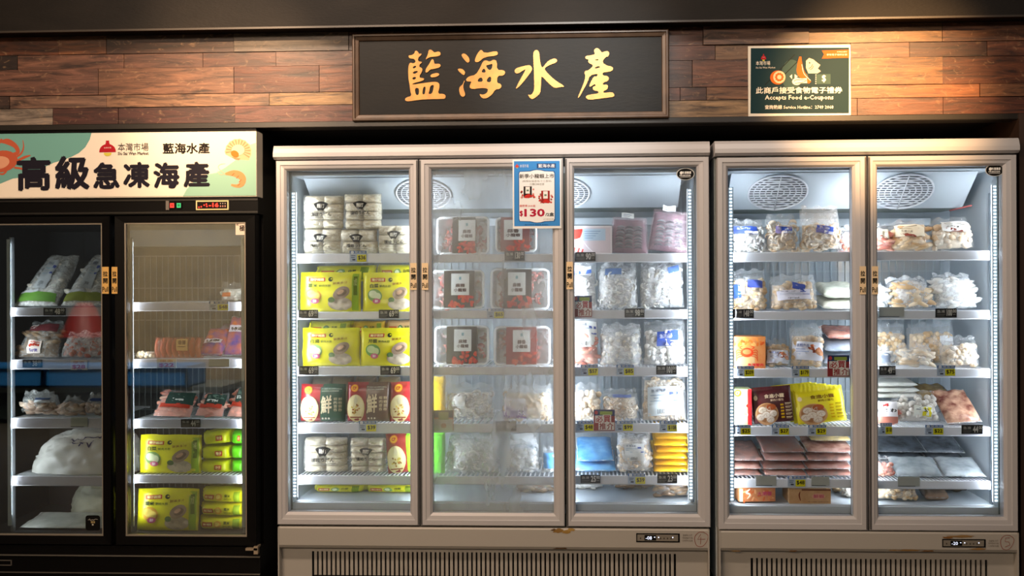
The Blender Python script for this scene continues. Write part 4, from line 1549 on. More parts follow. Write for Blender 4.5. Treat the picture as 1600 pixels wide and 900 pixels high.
SEA = {
    'shrimp': ['#e6cdbb', '#dfb9a0', '#f0e0d2', '#e9d6c6'],
    'white': ['#e9eae6', '#dfe4e4', '#f1efe9', '#e2dfd8'],
    'scallop': ['#ead9c0', '#e2c8a6', '#f2e8d6'],
    'pink': ['#d8907c', '#c87a66', '#e4ac96', '#b96a58'],
    'beige': ['#d9bd95', '#cba97c', '#e4d0b0'],
    'squid': ['#b59a86', '#9c7f6c', '#c9b3a0'],
    'brown': ['#8f7458', '#a58a6a', '#76604a'],
    'fish': ['#dcd6cc', '#c9c4ba', '#e8e4da'],
}


@settled
def sea_bag(bay, sh, x0, x1, yt, label, kind='white', form='shrimp', n=34, size=.017, yb=None, dY=.14, d=.11, seed=1, tilt=.12, roll=0, filmm=None, card=None, fill=.84, top=.96, name='seafood_bag', group='bags of frozen seafood', hem=True, cat='seafood bag'):
    """a see-through bag: lumps of frozen seafood, the film round them and the printed card or label"""
    Y = BDY[bay[0]] + dY
    xc, zb, w_, h = span(bay, sh, x0, x1, yt, yb, Y)
    w_ *= .935
    n, size = int(n * 1.5), size * .80
    t = thing(name, label, cat, (xc, Y + d / 2, zb), group)
    sf = Pil((xc, Y + d / 2, zb), w_, h / math.cos(tilt), d, tilt=tilt, roll=roll, seed=seed, wr=.30, pu=3.2, pv=3.5, q=.5, top=top, edge=.05, wf=2.6)
    random.seed(seed * 13 + 1)
    ms = [mat('sea_%s_%d' % (kind, i), c, .38, var=.18, vscale=60, bump=.3, bscale=70) for i, c in enumerate(SEA[kind])]
    b = MB()
    core = Pil((xc, Y + d / 2, zb + .003), w_ * .93, h * fill * .97, d * .78, tilt=tilt, roll=roll, seed=seed, wr=.3, pu=3, pv=3, q=.5, top=.9, edge=.05)
    core.mesh(b, ms[0], 10, 10)
    for i in range(n):
        x, y = random.uniform(.07, .93), 1 - fill * random.uniform(.04, .95)
        if form == 'shrimp':
            a0, s_ = random.uniform(0, 6.28), size * random.uniform(.8, 1.15)
            c = sf.p(x, y, -size * .55)
            e1 = (sf.U * math.cos(a0) + sf.V * math.sin(a0) + sf.N * random.uniform(-.3, .3)).normalized()
            e2 = sf.N.cross(e1).normalized()
            pts = [c + e1 * s_ * math.cos(q * .55) + e2 * s_ * math.sin(q * .55) for q in range(7)]
            r0 = s_ * .46
            b.tube(pts, [r0 * .55, r0 * .95, r0, r0 * .95, r0 * .8, r0 * .55, r0 * .25], random.choice(ms), 6)
        elif form == 'scallop':
            c = sf.p(x, y, -size * .5)
            rot = Matrix.Rotation(random.uniform(-.7, .7), 3, 'X') @ Matrix.Rotation(random.uniform(-.7, .7), 3, 'Z') @ Matrix.Rotation(math.pi / 2, 3, 'X')
            b.blob(c, size, size, size * .72, rot, random.choice(ms), 9, 5, i, .1)
        else:  # fillets and chunks
            c = sf.p(x, y, -size * .95)
            rot = Matrix.Rotation(random.uniform(-.5, .5), 3, 'Y') @ Matrix.Rotation(random.uniform(-.5, .5), 3, 'X')
            k = (2.4, .9, .8) if form == 'fillet' else (1.25, .9, .95)
            b.blob(c, size * k[0] * random.uniform(.7, 1.2), size * k[1], size * k[2], rot, random.choice(ms), 8, 5, i, .3)
    b.build('frozen_contents', t, kind='stuff')
    b = MB()
    sf.mesh(b, filmm or FILM, 18, 18)
    if hem:
        nn = 16
        v = []
        for r in range(3):
            for i in range(nn + 1):
                u = i / nn
                v.append(sf.p(u * .94 + .03, .02, 0) + sf.V * (.010 * r + .003 * math.sin(u * 17 + seed) * r) + sf.N * (.006 * math.sin(u * 11 + seed + r)))
        b.add(v, [(r * (nn + 1) + i, r * (nn + 1) + i + 1, (r + 1) * (nn + 1) + i + 1, (r + 1) * (nn + 1) + i) for r in range(2) for i in range(nn)], filmm or FILM, True)
    b.build('plastic_film', t)
    for cd in (card or []):
        b = MB()
        (ax, ay, bx, by, c) = cd[:5]
        style = cd[5] if len(cd) > 5 else 'plain'
        sk = cd[6] if len(cd) > 6 else 0
        Q = [(ax, ay), (bx, ay + sk), (bx - sk * .3, by + sk), (ax - sk * .3, by)]
        quad(b, sf, Q, ink(c, .3), 4, 6)
        W_, H_ = bx - ax, by - ay

        def R_(fx0, fy0, fx1, fy1, cc, l=4):
            f = lambda fx, fy: (ax + W_ * fx - sk * .3 * fy, ay + H_ * fy + sk * fx)
            quad(b, sf, [f(fx0, fy0), f(fx1, fy0), f(fx1, fy1), f(fx0, fy1)], ink(cc, .3), l + 1, 3)

        def T_(s, fx0, fy0, fx1, fy1, cc, l=6, bd=.012):
            text(b, sf, s, ax + W_ * fx0 + 0, ay + H_ * fy0 + sk * fx0, ax + W_ * fx1, ay + H_ * fy1 + sk * fx0, ink(cc), l, bd, rot=sk * (fx1 - fx0))
        if style == 'blue':      # blue header, white name line
            R_(0, 0, 1, .62, '#3552a8')
            T_('急凍海產', .12, .18, .78, .5, '#e8ecf8')
            R_(.45, .66, 1, .95, '#f0f0ee')
            T_('深海鮮味', .5, .72, .95, .9, '#2a3a78')
        elif style == 'white':
            T_('急凍海產', .1, .08, .6, .2, '#3c4a68')
            R_(.08, .28, .8, .31, '#9ab0c0'); R_(.08, .38, .7, .41, '#9ab0c0'); R_(.08, .48, .75, .51, '#9ab0c0')
            R_(.68, .2, .97, .3, '#4858a0'); R_(.76, .46, .98, .52, '#4858a0')
            for q in range(7):
                R_(.3 + q * .05, .78, .32 + q * .05, .94, '#4a4a4a')
        elif style == 'photo':
            f_ = lambda fx, fy: (ax + W_ * fx - sk * .3 * fy, ay + H_ * fy + sk * fx)
            for (px_, py_, c_) in ((.68, .3, '#b5623c'), (.80, .40, '#c9825a'), (.62, .42, '#8f4a34'), (.86, .55, '#d89a70')):
                q_ = f_(px_, py_)
                ell(b, sf, q_[0], q_[1], W_ * .16, H_ * .16, ink(c_), 5, .4)
            T_('香煎魚塊', .1, .12, .5, .3, '#2f4f9a')
            R_(.10, .40, .45, .44, '#8aa4d0'); R_(.10, .52, .5, .56, '#8aa4d0')
            R_(.12, .64, .3, .9, '#c9d8ec')
        elif style == 'meat':
            f_ = lambda fx, fy: (ax + W_ * fx - sk * .3 * fy, ay + H_ * fy + sk * fx)
            q_ = f_(.42, .88)
            ell(b, sf, q_[0], q_[1], W_ * .30, H_ * .13, ink('#8a4438'), 5, .2)
            R_(.1, .2, .7, .25, '#a09a88'); R_(.1, .34, .8, .39, '#a09a88')
            T_('本灣水產', .14, .5, .6, .68, '#7a7468')
        elif style == 'yellow':
            R_(.45, .1, .95, .92, '#d8cc20')
            T_('$22', .5, .3, .9, .7, '#30300a', 5, .03)
            R_(.06, .2, .38, .28, '#7a8088'); R_(.06, .4, .36, .48, '#7a8088')
        elif style == 'red':
            T_('$38', .12, .12, .88, .62, '#d2402a', 4, .05)
            T_('特價', .2, .7, .8, .92, '#5a4a9a', 4, .02)
        elif style == 'wakame':
            T_('ちくわ', .06, .45, .94, .72, '#22201e', 4, .04)
            T_('鮮', .3, .1, .6, .36, '#c03028', 4, .03)
        b.build('label_card', t)
    return t


@settled
def crayfish(bay, sh, x0, x1, yt, label, sleeve='#1a1614', sl=(.22, .80), lb=(.36, .70), yb=None, dY=.13, seed=1, tilt=.10, d=.06):
    Y = BDY[bay[0]] + dY
    xc, zb, w_, h = span(bay, sh, x0, x1, yt, yb, Y)
    t = thing('crayfish_tray', label, 'crayfish tray', (xc, Y + d / 2, zb), 'clear trays of cooked crayfish')
    sf = Pil((xc, Y + d / 2 + .01, zb), w_, h / math.cos(tilt), d, tilt=tilt, seed=seed, wr=.05, pu=8, pv=8, q=.5, edge=.0)
    # white rim
    b = MB()
    pts = []
    for (qx, qy, a_) in ((.90, .12, -90), (.90, .88, 0), (.10, .88, 90), (.10, .12, 180)):
        for i in range(6):
            a = math.radians(a_ + i * 18)
            pts.append((qx + .085 * math.cos(a), qy + .085 * w_ / h * math.sin(a)))
    F2 = Flat(sf.O, sf.w, sf.h, tilt)
    b.tube([F2.p(x, y, .022) for x, y in pts], .0065, mat('tray_rim', '#e4ebec', .25), 6, True)
    v = [F2.p(x, y, .02) for x, y in pts] + [F2.p(.5 + (x - .5) * .86, .5 + (y - .5) * .86, -.03) for x, y in pts]
    n = len(pts)
    b.add(v, [(i, (i + 1) % n, (i + 1) % n + n, i + n) for i in range(n)] + [tuple(range(n, 2 * n))], mat('tray_white', '#cfd8da', .35))
    b.build('tray', t)
    random.seed(seed + 40)
    ms = [mat('crayfish_%d' % i, c, .3, var=.3, vscale=50) for i, c in enumerate(['#b32a1c', '#8e3026', '#cf4a34', '#a8685c', '#c8a8a0'])]
    b = MB()
    for i in range(46):
        x, y = random.uniform(.1, .9), random.uniform(.12, .93)
        c = F2.p(x, y, -.004)
        a0, s_ = random.uniform(0, 6.28), random.uniform(.012, .018)
        e1 = sf.U * math.cos(a0) + sf.V * math.sin(a0)
        e2 = sf.N.cross(e1)
        inside = .2 < x < .85
        b.tube([c + e1 * s_ * math.cos(q * .6) + e2 * s_ * math.sin(q * .6) for q in range(6)], [s_ * k for k in (.3, .5, .55, .5, .4, .2)], random.choice(ms[:3] if inside else ms[2:]), 6)
    b.build('crayfish_contents', t, kind='stuff')
    F3 = Flat(sf.O + sf.N * .030, sf.w, sf.h, tilt)
    b = MB()
    poly(b, F3, [(.5 + (x - .5) * .97, .5 + (y - .5) * .97) for x, y in pts], film('tray_lid', '#ffffff', .16, .1, bump=.5), 0)
    b.build('clear_lid', t)
    SM = mat('sleeve_' + sleeve.strip('#'), sleeve, .35)
    b = MB()
    rect(b, F3, sl[0], -.01, sl[1], 1.0, SM, 1)
    for s_ in (sl[0], sl[1]):
        p0, p1 = F3.p(s_, -.01, .001), F3.p(s_, 1.0, .001)
        b.add([p0, p1, p1 - sf.N * .05, p0 - sf.N * .05], [(0, 1, 2, 3)], SM)
    p0, p1 = F3.p(sl[0], -.01, .001), F3.p(sl[1], -.01, .001)
    b.add([p0, p1, p1 - sf.N * .05, p0 - sf.N * .05], [(0, 1, 2, 3)], SM)
    for i in range(26):
        x = sl[0] + (sl[1] - sl[0]) * (.2 + .78 * random.random())
        y = random.uniform(.66, .97) if x > (sl[0] + sl[1]) / 2 - .08 else random.uniform(.84, .97)
        ell(b, F3, x, y, .045, .04, ink(random.choice(['#c8281c', '#d8432c', '#b01e16', '#e0603c'])), 2 + i % 3, random.uniform(0, 3), n=8)
    sl_o = b.build('printed_sleeve', t)
    b = MB()
    rect(b, F3, lb[0], .07, lb[1], .66, mat('label_paper', '#dfe4e2', .4), 6)
    text(b, F3, '麻辣' if sleeve == '#1a1614' else '蒜香', lb[0] + .08, .34, lb[1] - .08, .45, ink('#4a2c28'), 7, .03)
    text(b, F3, '小龍蝦', lb[0] + .05, .47, lb[1] - .05, .57, ink('#4a2c28'), 7, .03)
    rect(b, F3, (lb[0] + lb[1]) / 2 - .02, .16, (lb[0] + lb[1]) / 2 + .02, .24, ink('#7aa8b0'), 7)
    b.build('paper_label', t)
    return t


@settled
def flat_pack(bay, sh, x0, x1, yt, yb, label, c1, c2=None, dY=.16, depth=.2, d=.022, tilt=1.25, seed=1, roll=0.0, rough=.25, kind='vacuum_pack', cat='vacuum pack', group=None, lab=None, wr=.35, yaw=0, filmed=True, var=.35, edge=.05):
    """a thin sealed pack lying on the shelf (or on the packs below), its front edge low"""
    Y = BDY[bay[0]] + dY
    uc = (x0 + x1) / 2
    xa, xb = X(x0, Y), X(x1, Y)
    zb = base_of(bay, sh, yb, uc, Y) + .0008
    LASTZ[0] = zb
    xa, xb = xa + (xb - xa) * .015, xb - (xb - xa) * .015
    Mm = mat('pack_%s_%s' % (c1.strip('#'), (c2 or '').strip('#')), c1, rough, var=var if c2 is None else 0, color2=c2, vscale=22, bump=.5, bscale=26)
    sf = Pil(((xa + xb) / 2, Y + d * .5, zb + d / 2 * math.sin(min(tilt, 1.57))), xb - xa, depth, d, tilt=tilt, roll=roll, yaw=yaw, seed=seed, wr=wr, pu=7, pv=7, q=.45, edge=edge, wf=2.4)
    b = MB()
    sf.mesh(b, Mm, 16, 14)
    o = b.build(kind, None, ((xa + xb) / 2, Y + d / 2, zb))
    tag(o, label, cat, group)
    b = MB()
    n = 18
    rim = []
    for i in range(n): rim.append((i / n, 1))
    for i in range(n): rim.append((1, 1 - i / n))
    for i in range(n): rim.append((1 - i / n, 0))
    for i in range(n): rim.append((0, i / n))
    v = [sf.p(x, y, 0) for x, y in rim] + [sf.p(.5 + (x - .5) * 1.05, .5 + (y - .5) * 1.06, .001 * math.sin(i * 1.3)) for i, (x, y) in enumerate(rim)]
    m_ = len(rim)
    b.add(v, [(i, (i + 1) % m_, (i + 1) % m_ + m_, i + m_) for i in range(m_)], FILM2 if filmed else Mm, True)
    b.build('sealed_edge', o)
    if lab:  # printed labels; the blank pale ones are painted glare
        b = MB()
        for (ax, ay, bx, by, c, s) in lab:
            rect(b, sf, ax, ay, bx, by, ink(c, .35), 2)
            if s:
                text(b, sf, s, ax + (bx - ax) * .1, ay + (by - ay) * .25, bx - (bx - ax) * .1, ay + (by - ay) * .75, ink('#26221e' if sum(lin(c)) > .6 else '#efe9dc'), 3, .02)
        b.build('label_or_glare', o)
    return o


@settled
def carton(bay, sh, x0, x1, yt, label, c='#d98a4a', c2='#c05a2c', yb=None, dY=.13, depth=.12, yaw=0, art='crab', name='carton', group=None):
    Y = BDY[bay[0]] + dY
    xc, zb, w_, h = span(bay, sh, x0, x1, yt, yb, Y)
    cm = mat('carton_' + c.strip('#') + c2.strip('#'), c, .4, color2=c2, vscale=28)
    side = mat('carton_side_' + c.strip('#'), c, .45)
    sf = Flat((xc, Y, zb), w_, h, yaw=yaw)
    b = MB()
    bk = [sf.p(x, y, -depth) for x, y in ((0, 1), (1, 1), (1, 0), (0, 0))]
    fr = [sf.p(x, y, 0) for x, y in ((0, 1), (1, 1), (1, 0), (0, 0))]
    b.add(fr, [(0, 1, 2, 3)], cm)
    b.add(fr + bk, [(1, 5, 6, 2), (4, 0, 3, 7), (3, 2, 6, 7), (0, 4, 5, 1), (5, 4, 7, 6)], side)
    o = b.build(name, None, (xc, Y + depth / 2, zb), bevel=.0015)
    tag(o, label, 'carton', group)
    b = MB()
    random.seed(int(x0))
    if art == 'crab':
        rect(b, sf, .05, .55, .70, .96, ink('#b89a6a'), 0)
        for i in range(26):
            ell(b, sf, random.uniform(.05, .95), random.uniform(.04, .3), .06, .04, ink(random.choice(['#d8702c', '#e08a40', '#c8551e', '#e8a860'])), 1, random.uniform(0, 3), n=8)
        ell(b, sf, .48, .50, .18, .15, ink('#c8401c'), 2)
        ell(b, sf, .48, .48, .12, .08, ink('#e07a48'), 3)
        for sx in (-1, 1):
            for q in range(4):
                stroke(b, sf, [(.48 + sx * .12, .46 + q * .05), (.48 + sx * .26, .42 + q * .08), (.48 + sx * .30, .50 + q * .09)], .02, ink('#c8401c'), 2)
            stroke(b, sf, [(.48 + sx * .1, .42), (.48 + sx * .2, .34), (.48 + sx * .12, .30)], [.03, .04, .02], ink('#d8582c'), 3)
        text(b, sf, '急凍蟹肉', .5, .84, .94, .94, ink('#d02c34'), 2, .02)
    elif art == 'script':
        for i in range(24):
            ell(b, sf, random.uniform(.06, .95), random.uniform(.06, .95), .07, .07, ink(random.choice(['#d98a58', '#c9683a', '#e2a878'])), 0, random.uniform(0, 3), n=8)
        stroke(b, sf, [(.30, .12), (.20, .35), (.30, .5), (.22, .8)], [.03, .05, .04, .02], ink('#f0e2cc'), 1)
        text(b, sf, '大閘蟹', .5, .3, .9, .6, ink('#c0486a'), 1, .02)
        rect(b, sf, .02, .1, .10, .98, ink('#d8d8b8'), 1)
    elif art == 'tray':
        rect(b, sf, .04, .06, .96, .94, ink('#d9ccd0'), 0)
        quad(b, sf, [(.02, .12), (.30, .10), (.22, .42), (.02, .52)], ink('#c83a30'), 1)
        rect(b, sf, .28, .10, .84, .52, ink('#b9cfe0'), 1)
        for i in range(4):
            rect(b, sf, .33, .18 + i * .08, .72 - .06 * i, .20 + i * .08, ink('#7f96b0'), 2)
        for q in ((.06, .92, .10, .76), (.16, .94, .20, .78), (.26, .95, .29, .82)):
            stroke(b, sf, [(q[0], q[1]), (q[2], q[3])], .04, ink('#c8483c'), 1)
        stroke(b, sf, [(.30, .55), (.42, .78), (.56, .95)], [.01, .03, .01], ink('#f2eef0'), 2)
    elif art == 'cp':
        ell(b, sf, .30, .11, .19, .19 * w_ / h, ink('#d8641c'), 0)
        text(b, sf, 'CP', .20, .06, .40, .16, ink('#f4e8a0'), 1, .02)
        rect(b, sf, .80, 0, 1, 1, ink('#b8282c'), 0)
        for i in range(3):
            rect(b, sf, .10, .24 + i * .06, .62 - i * .1, .255 + i * .06, ink('#8ea468'), 0)
        ell(b, sf, .40, .72, .40, .13, ink('#e8e0cc'), 1, 0, 0, math.pi)
        ell(b, sf, .40, .70, .42, .085, ink('#efe8d4'), 2)
        for i in range(12):
            ell(b, sf, .40 + .28 * random.uniform(-1, 1), .67 + .05 * random.uniform(-1, .6), .09, .03, ink(random.choice(['#d8c890', '#c8b878', '#a8b060'])), 3, random.uniform(0, 3), n=8)
        ell(b, sf, .84, .46, .12, .05, ink('#c8342c'), 2)
    else:
        stroke(b, sf, [(.26, .2), (.24, .45), (.27, .8)], [.02, .035, .02], ink('#7a3a24'), 1)
        ell(b, sf, .70, .5, .16, .2, ink('#d8a088'), 0)
        text(b, sf, '鮮蝦', .58, .36, .84, .62, ink('#c05a68'), 1, .02)
        text(b, sf, 'FROZEN SEAFOOD', .45, .84, .95, .92, ink('#5a4030'), 1, .0)
        rect(b, sf, .3, 0, 1, .12, ink('#7a4a30'), 1)
    b.build('printed_front', o)
    return o


@settled
def bun_pouch(bay, sh, x0, x1, yt, label, c='#5c1b1e', yb=None, dY=.13, seed=1, tilt=.16, roll=0, art=True, d=.035, title='食進小籠', ink2='#e8d4b0'):
    Y = BDY[bay[0]] + dY
    xc, zb, w_, h = span(bay, sh, x0, x1, yt, yb, Y)
    M_ = mat('bun_' + c.strip('#'), c, .28, bump=.2, bscale=25)
    sf = Pil((xc, Y + d / 2, zb), w_, h / math.cos(tilt), d, tilt=tilt, roll=roll, seed=seed, wr=.18, pu=6, pv=6, q=.45, edge=.02)
    b = MB()
    sf.mesh(b, M_, 16, 16)
    if art:
        I2 = ink(ink2)
        text(b, sf, title, .30, .17, .80, .29, I2, 2, .025)
        text(b, sf, '鮮肉小籠包', .45, .32, .78, .39, I2, 2, .015)
        ell(b, sf, .09, .26, .045, .07, ink('#d8c8a8'), 2)
        BW = ink('#a9744a')
        ell(b, sf, .33, .74, .29, .32, ink('#c99a6a'), 1)
        ell(b, sf, .33, .72, .25, .27, BW, 2)
        for (qx, qy) in ((.22, .62), (.40, .58), (.30, .76), (.48, .74), (.16, .82), (.40, .90)):
            ell(b, sf, qx, qy, .105, .105, ink('#b89a80'), 3)
            ell(b, sf, qx, qy, .092, .09, ink('#e6d9c8'), 3 + int(qx * 10) % 2)
            for a_ in range(5):
                stroke(b, sf, [(qx, qy - .04), (qx + .08 * math.cos(a_ * 1.2), qy + .07 * abs(math.sin(a_ * 1.2)))], .007, ink('#c2ad98'), 5)
        if c != '#5c1b1e':
            ell(b, sf, .44, .55, .12, .09, ink('#a8552a'), 5)
        for i in range(5):
            rect(b, sf, .68, .48 + i * .09, .76, .53 + i * .09, ink('#a03a28' if c == '#5c1b1e' else '#c8a010'), 2)
            rect(b, sf, .80, .46 + i * .10, .95, .48 + i * .10, I2, 2)
            rect(b, sf, .80, .50 + i * .10, .92, .51 + i * .10, I2, 2)
    o = b.build('bun_pouch', None, (xc, Y + d / 2, zb))
    tag(o, label, 'bun pack', 'soup bun pouches')
    b = MB()
    n = 22
    v = [sf.p(i / n, q, .001 + .0012 * (i % 2)) + sf.V * (.008 if q == 0 else 0) for q in (0, .05) for i in range(n + 1)]
    b.add(v, [(i, i + n + 1, i + n + 2, i + 1) for i in range(n)], M_)
    b.build('crimped_seal', o)
    return o


@settled
def fish_pack(bay, sh, x0, x1, yt, label, dY=.14, seed=1, tilt=.25, roll=0):
    """a standing vacuum pack of whole prawns or fish with a pink border and a small white tag"""
    Y = BDY[bay[0]] + dY
    xc, zb, w_, h = span(bay, sh, x0, x1, yt, None, Y)
    t = thing('vacuum_pack', label, 'vacuum pack', (xc, Y + .02, zb), 'standing pink-edged vacuum packs')
    sf = Pil((xc, Y + .02, zb), w_, h / math.cos(tilt), .03, tilt=tilt, roll=roll, seed=seed, wr=.3, pu=5, pv=5, q=.5, top=.82, edge=.04)
    b = MB()
    sf.mesh(b, mat('pink_backing', '#8a6672', .3, color2='#5f5560', vscale=16), 14, 14)
    b.build('pink_backing', t)
    random.seed(seed)
    b = MB()
    ms = [mat('grey_fish', '#4c5a60', .3, var=.5, vscale=40), mat('pale_fish', '#8a9c9e', .25, var=.5, vscale=50)]
    for col_ in range(3):
        for r in range(8):
            c = sf.p(.24 + col_ * .26, .92 - r * .085, .003)
            e1, e2 = sf.U, sf.V
            s_ = w_ * .12
            b.tube([c + e1 * s_ * math.cos(.5 + q * .45) + e2 * s_ * .7 * math.sin(.5 + q * .45) for q in range(6)], [s_ * k for k in (.12, .24, .28, .26, .2, .08)], ms[(r + col_) % 2], 6)
    b.build('prawns', t, kind='stuff')
    b = MB()
    s2 = Pil(sf.O + sf.N * .012, w_ * 1.06, sf.h * 1.05, .03, tilt=tilt, roll=roll, seed=seed, wr=.5, pu=5, pv=5, q=.5, top=.85, edge=.05)
    s2.mesh(b, film('pink_tint_film', '#eadde2', .12, .1, '#fbf2f4', 1.0, 40), 16, 16)
    b.build('plastic_film', t)
    b = MB()
    rect(b, s2, .25, -.12, .62, .04, mat('label_paper', '#dfe4e2', .4), 2)
    rect(b, s2, .30, -.08, .55, -.06, ink('#8a98a8'), 3)
    rect(b, s2, .30, -.03, .5, -.015, ink('#8a98a8'), 3)
    b.build('label_card', t)
    return t


class Dome(Flat):
    """the slumped upper half of a stuffed bag, creased all over"""
    def __init__(s, O, w, h, d, seed, peak=.5):
        super().__init__(O, w, h)
        s.d, s.seed, s.peak = d, seed * 3.7, peak

    def at(s, th, ph, off=0):
        x, y, z = math.cos(th) * math.cos(ph), -math.cos(th) * math.sin(ph), math.sin(th)
        q = lambda a, e: math.copysign(abs(a) ** e, a)
        n = noise.noise(V3((x * 2.2 + s.seed, y * 2.2, z * 2.2)))
        c = 1 - abs(noise.noise(V3((x * 4 + s.seed, y * 4 + z * 3, z * 5)))) * 2
        c2 = 1 - abs(noise.noise(V3((x * 9 + s.seed, y * 9, z * 9 + x * 4)))) * 2
        k = 1 + .10 * n + .11 * c + .07 * c2 - .08
        sh = (s.peak - .5) * s.w * max(0, z) ** 1.2
        return s.O + V3((q(x, .9) * s.w / 2 * min(k, 1.08) + sh, q(y, .8) * s.d / 2 * k, q(z, .82) * s.h * min(k, 1.04))) + V3((0, -off, 0))

    def p(s, x, y, off=0):
        th = math.asin(max(0, min(.999, (1 - y) * .97)))
        ph = math.acos(max(-1, min(1, (2 * x - 1) / max(.2, math.cos(th)))))
        return s.at(th, ph, off)


@settled
def crumpled(bay, sh, x0, x1, yt, label, c='#e6e6e2', dY=.13, d=.25, seed=1, name='carrier_bag', writing=True, cat='plastic bag', peak=.5):
    Y = BDY[bay[0]] + dY
    xc, zb, w_, h = span(bay, sh, x0, x1, yt, None, Y)
    sf = Dome((xc, Y + d / 2, zb), w_, h, d, seed, peak)
    b = MB()
    nu, nv = 72, 30
    v = [sf.at(math.pi / 2 * j / nv, 2 * math.pi * i / nu) for j in range(nv + 1) for i in range(nu)]
    f = [(j * nu + i, j * nu + (i + 1) % nu, (j + 1) * nu + (i + 1) % nu, (j + 1) * nu + i) for j in range(nv) for i in range(nu)]
    b.add(v, [q[::-1] for q in f], mat('bag_' + c.strip('#'), c, .42, bump=1.0, bscale=24, var=.12, vscale=9), True)
    b.add(v[:nu], [tuple(range(nu))], mat('bag_' + c.strip('#'), c))
    o = b.build(name, None, (xc, Y + d / 2, zb))
    tag(o, label, cat)
    if writing:
        b = MB()
        P_ = ink('#3a3a78')
        stroke(b, sf, [(.34, .26), (.37, .22), (.39, .27), (.43, .23), (.46, .27), (.51, .22), (.56, .24), (.62, .20)], .010, P_, 8)
        stroke(b, sf, [(.37, .38), (.41, .33), (.43, .38), (.47, .33), (.50, .38)], .010, P_, 8)
        stroke(b, sf, [(.47, .42), (.51, .32), (.54, .38), (.57, .30)], .010, P_, 8)
        b.build('pen_writing', o)
    return o

# ================================================================== THREE-DOOR FREEZER
W0, W1, W2 = ('wide', 0), ('wide', 1), ('wide', 2)
noodle(W0, 0, 470, 531, 357, 'lower udon noodle bag against the wall end of the top noodle shelf', rolls=2, seed=1)
noodle(W0, 0, 528, 587, 358, 'lower udon noodle bag in the middle of the top noodle shelf', rolls=2, seed=2)
noodle(W0, 0, 587, 644, 351, 'single udon noodle bag with nothing on it, beside the fan', rolls=3, seed=3)
noodle(W0, 0, 470, 534, 303, 'upper udon noodle bag stacked nearest the light strip on the top shelf', yb=358, rolls=4, seed=4, dY=.132)
noodle(W0, 0, 534, 593, 300, 'upper udon noodle bag stacked in the middle of the top shelf', yb=359, rolls=4, seed=5, dY=.132)

dumpling(W0, 1, 467, 562, 427, 'yellow corn dumpling pouch standing on the second shelf below the noodle bags', 'corn', seed=6)
dumpling(W0, 1, 565, 651, 428, 'yellow cabbage dumpling pouch on the second shelf, cut by the door frame', 'cabbage', seed=7, side=False)
brick(W0, 1, 492, 584, 413, 'yellow dumpling pack lying flat behind the corn dumpling pouch', yb=440, dY=.30, seed=8, depth=.16)
brick(W0, 1, 589, 662, 412, 'yellow dumpling pack lying flat behind the second-shelf cabbage pouch', yb=440, dY=.30, seed=9, depth=.16)
dumpling(W0, 2, 470, 560, 515, 'yellow cabbage dumpling pouch standing on the third shelf by the light strip', 'cabbage', seed=10, side=False)
dumpling(W0, 2, 561, 651, 515, 'yellow celery dumpling pouch standing on the third shelf', 'celery', seed=11)
brick(W0, 2, 481, 546, 501, 'yellow dumpling pack lying behind the third-shelf cabbage pouch', yb=528, dY=.27, seed=12, depth=.16, fl='chive')
brick(W0, 2, 548, 600, 501, 'orange-tinted dumpling pack lying behind the third-shelf celery pouch', '#d0a828', yb=528, dY=.27, seed=13, depth=.16)
brick(W0, 2, 602, 655, 500, 'pinkish dumpling pack lying at the end behind the celery pouch', '#c8a070', yb=528, dY=.27, seed=14, depth=.16, fl='leek')

wonton(W0, 3, 467, 537, 604, 'red and dark green wonton pouch by the light strip', '#1d4a36', seed=15)
wonton(W0, 3, 540, 607, 601, 'red and brown wonton pouch beside the green one', '#5b4436', seed=16, tilt=.10)
wonton(W0, 3, 607, 668, 601, 'red and yellow wonton pouch half hidden by the door frame', '#d8b020', seed=17, split=.56, tilt=.10, txt=False)
for i, (a, c, nm) in enumerate(((484, '#6f6a58', 'wall end'), (515, '#7a6a50', 'green pouch'), (551, '#6a5a48', 'brown pouch'), (587, '#8a7a5a', 'red and yellow pouch'))):
    brick(W0, 3, a, a + 33, 588, 'dull brown carton top showing behind the ' + ('red and green wonton pouch' if i == 0 else nm + ', back row' if i > 1 else 'gap beside the green pouch'), c, dY=.34, depth=.14, seed=30 + i, art='', cat='noodle carton', group='cartons behind the wonton pouches', name='noodle_carton', seal=False)

noodle(W0, 4, 469, 538, 686, 'frosty udon noodle bag on the lowest shelf by the light strip', rolls=5, seed=18, d=.14)
noodle(W0, 4, 542, 599, 687, 'clear udon noodle bag with five rolls beside a red wonton pouch', rolls=5, seed=19)
wonton(W0, 4, 604, 652, 682, 'red and bright green wonton pouch leaning on the lowest noodle shelf', '#7ad020', seed=20, split=.68, roll=-.09, txt=False, tilt=.12)
brick(W0, 5, 487, 566, 758, 'yellow dumpling pack lying on the freezer floor nearer the wall', yb=777, dY=.27, depth=.2, seed=21)
brick(W0, 5, 568, 650, 758, 'yellow dumpling pack lying on the freezer floor under the wonton pouch', yb=777, dY=.27, depth=.2, seed=22)

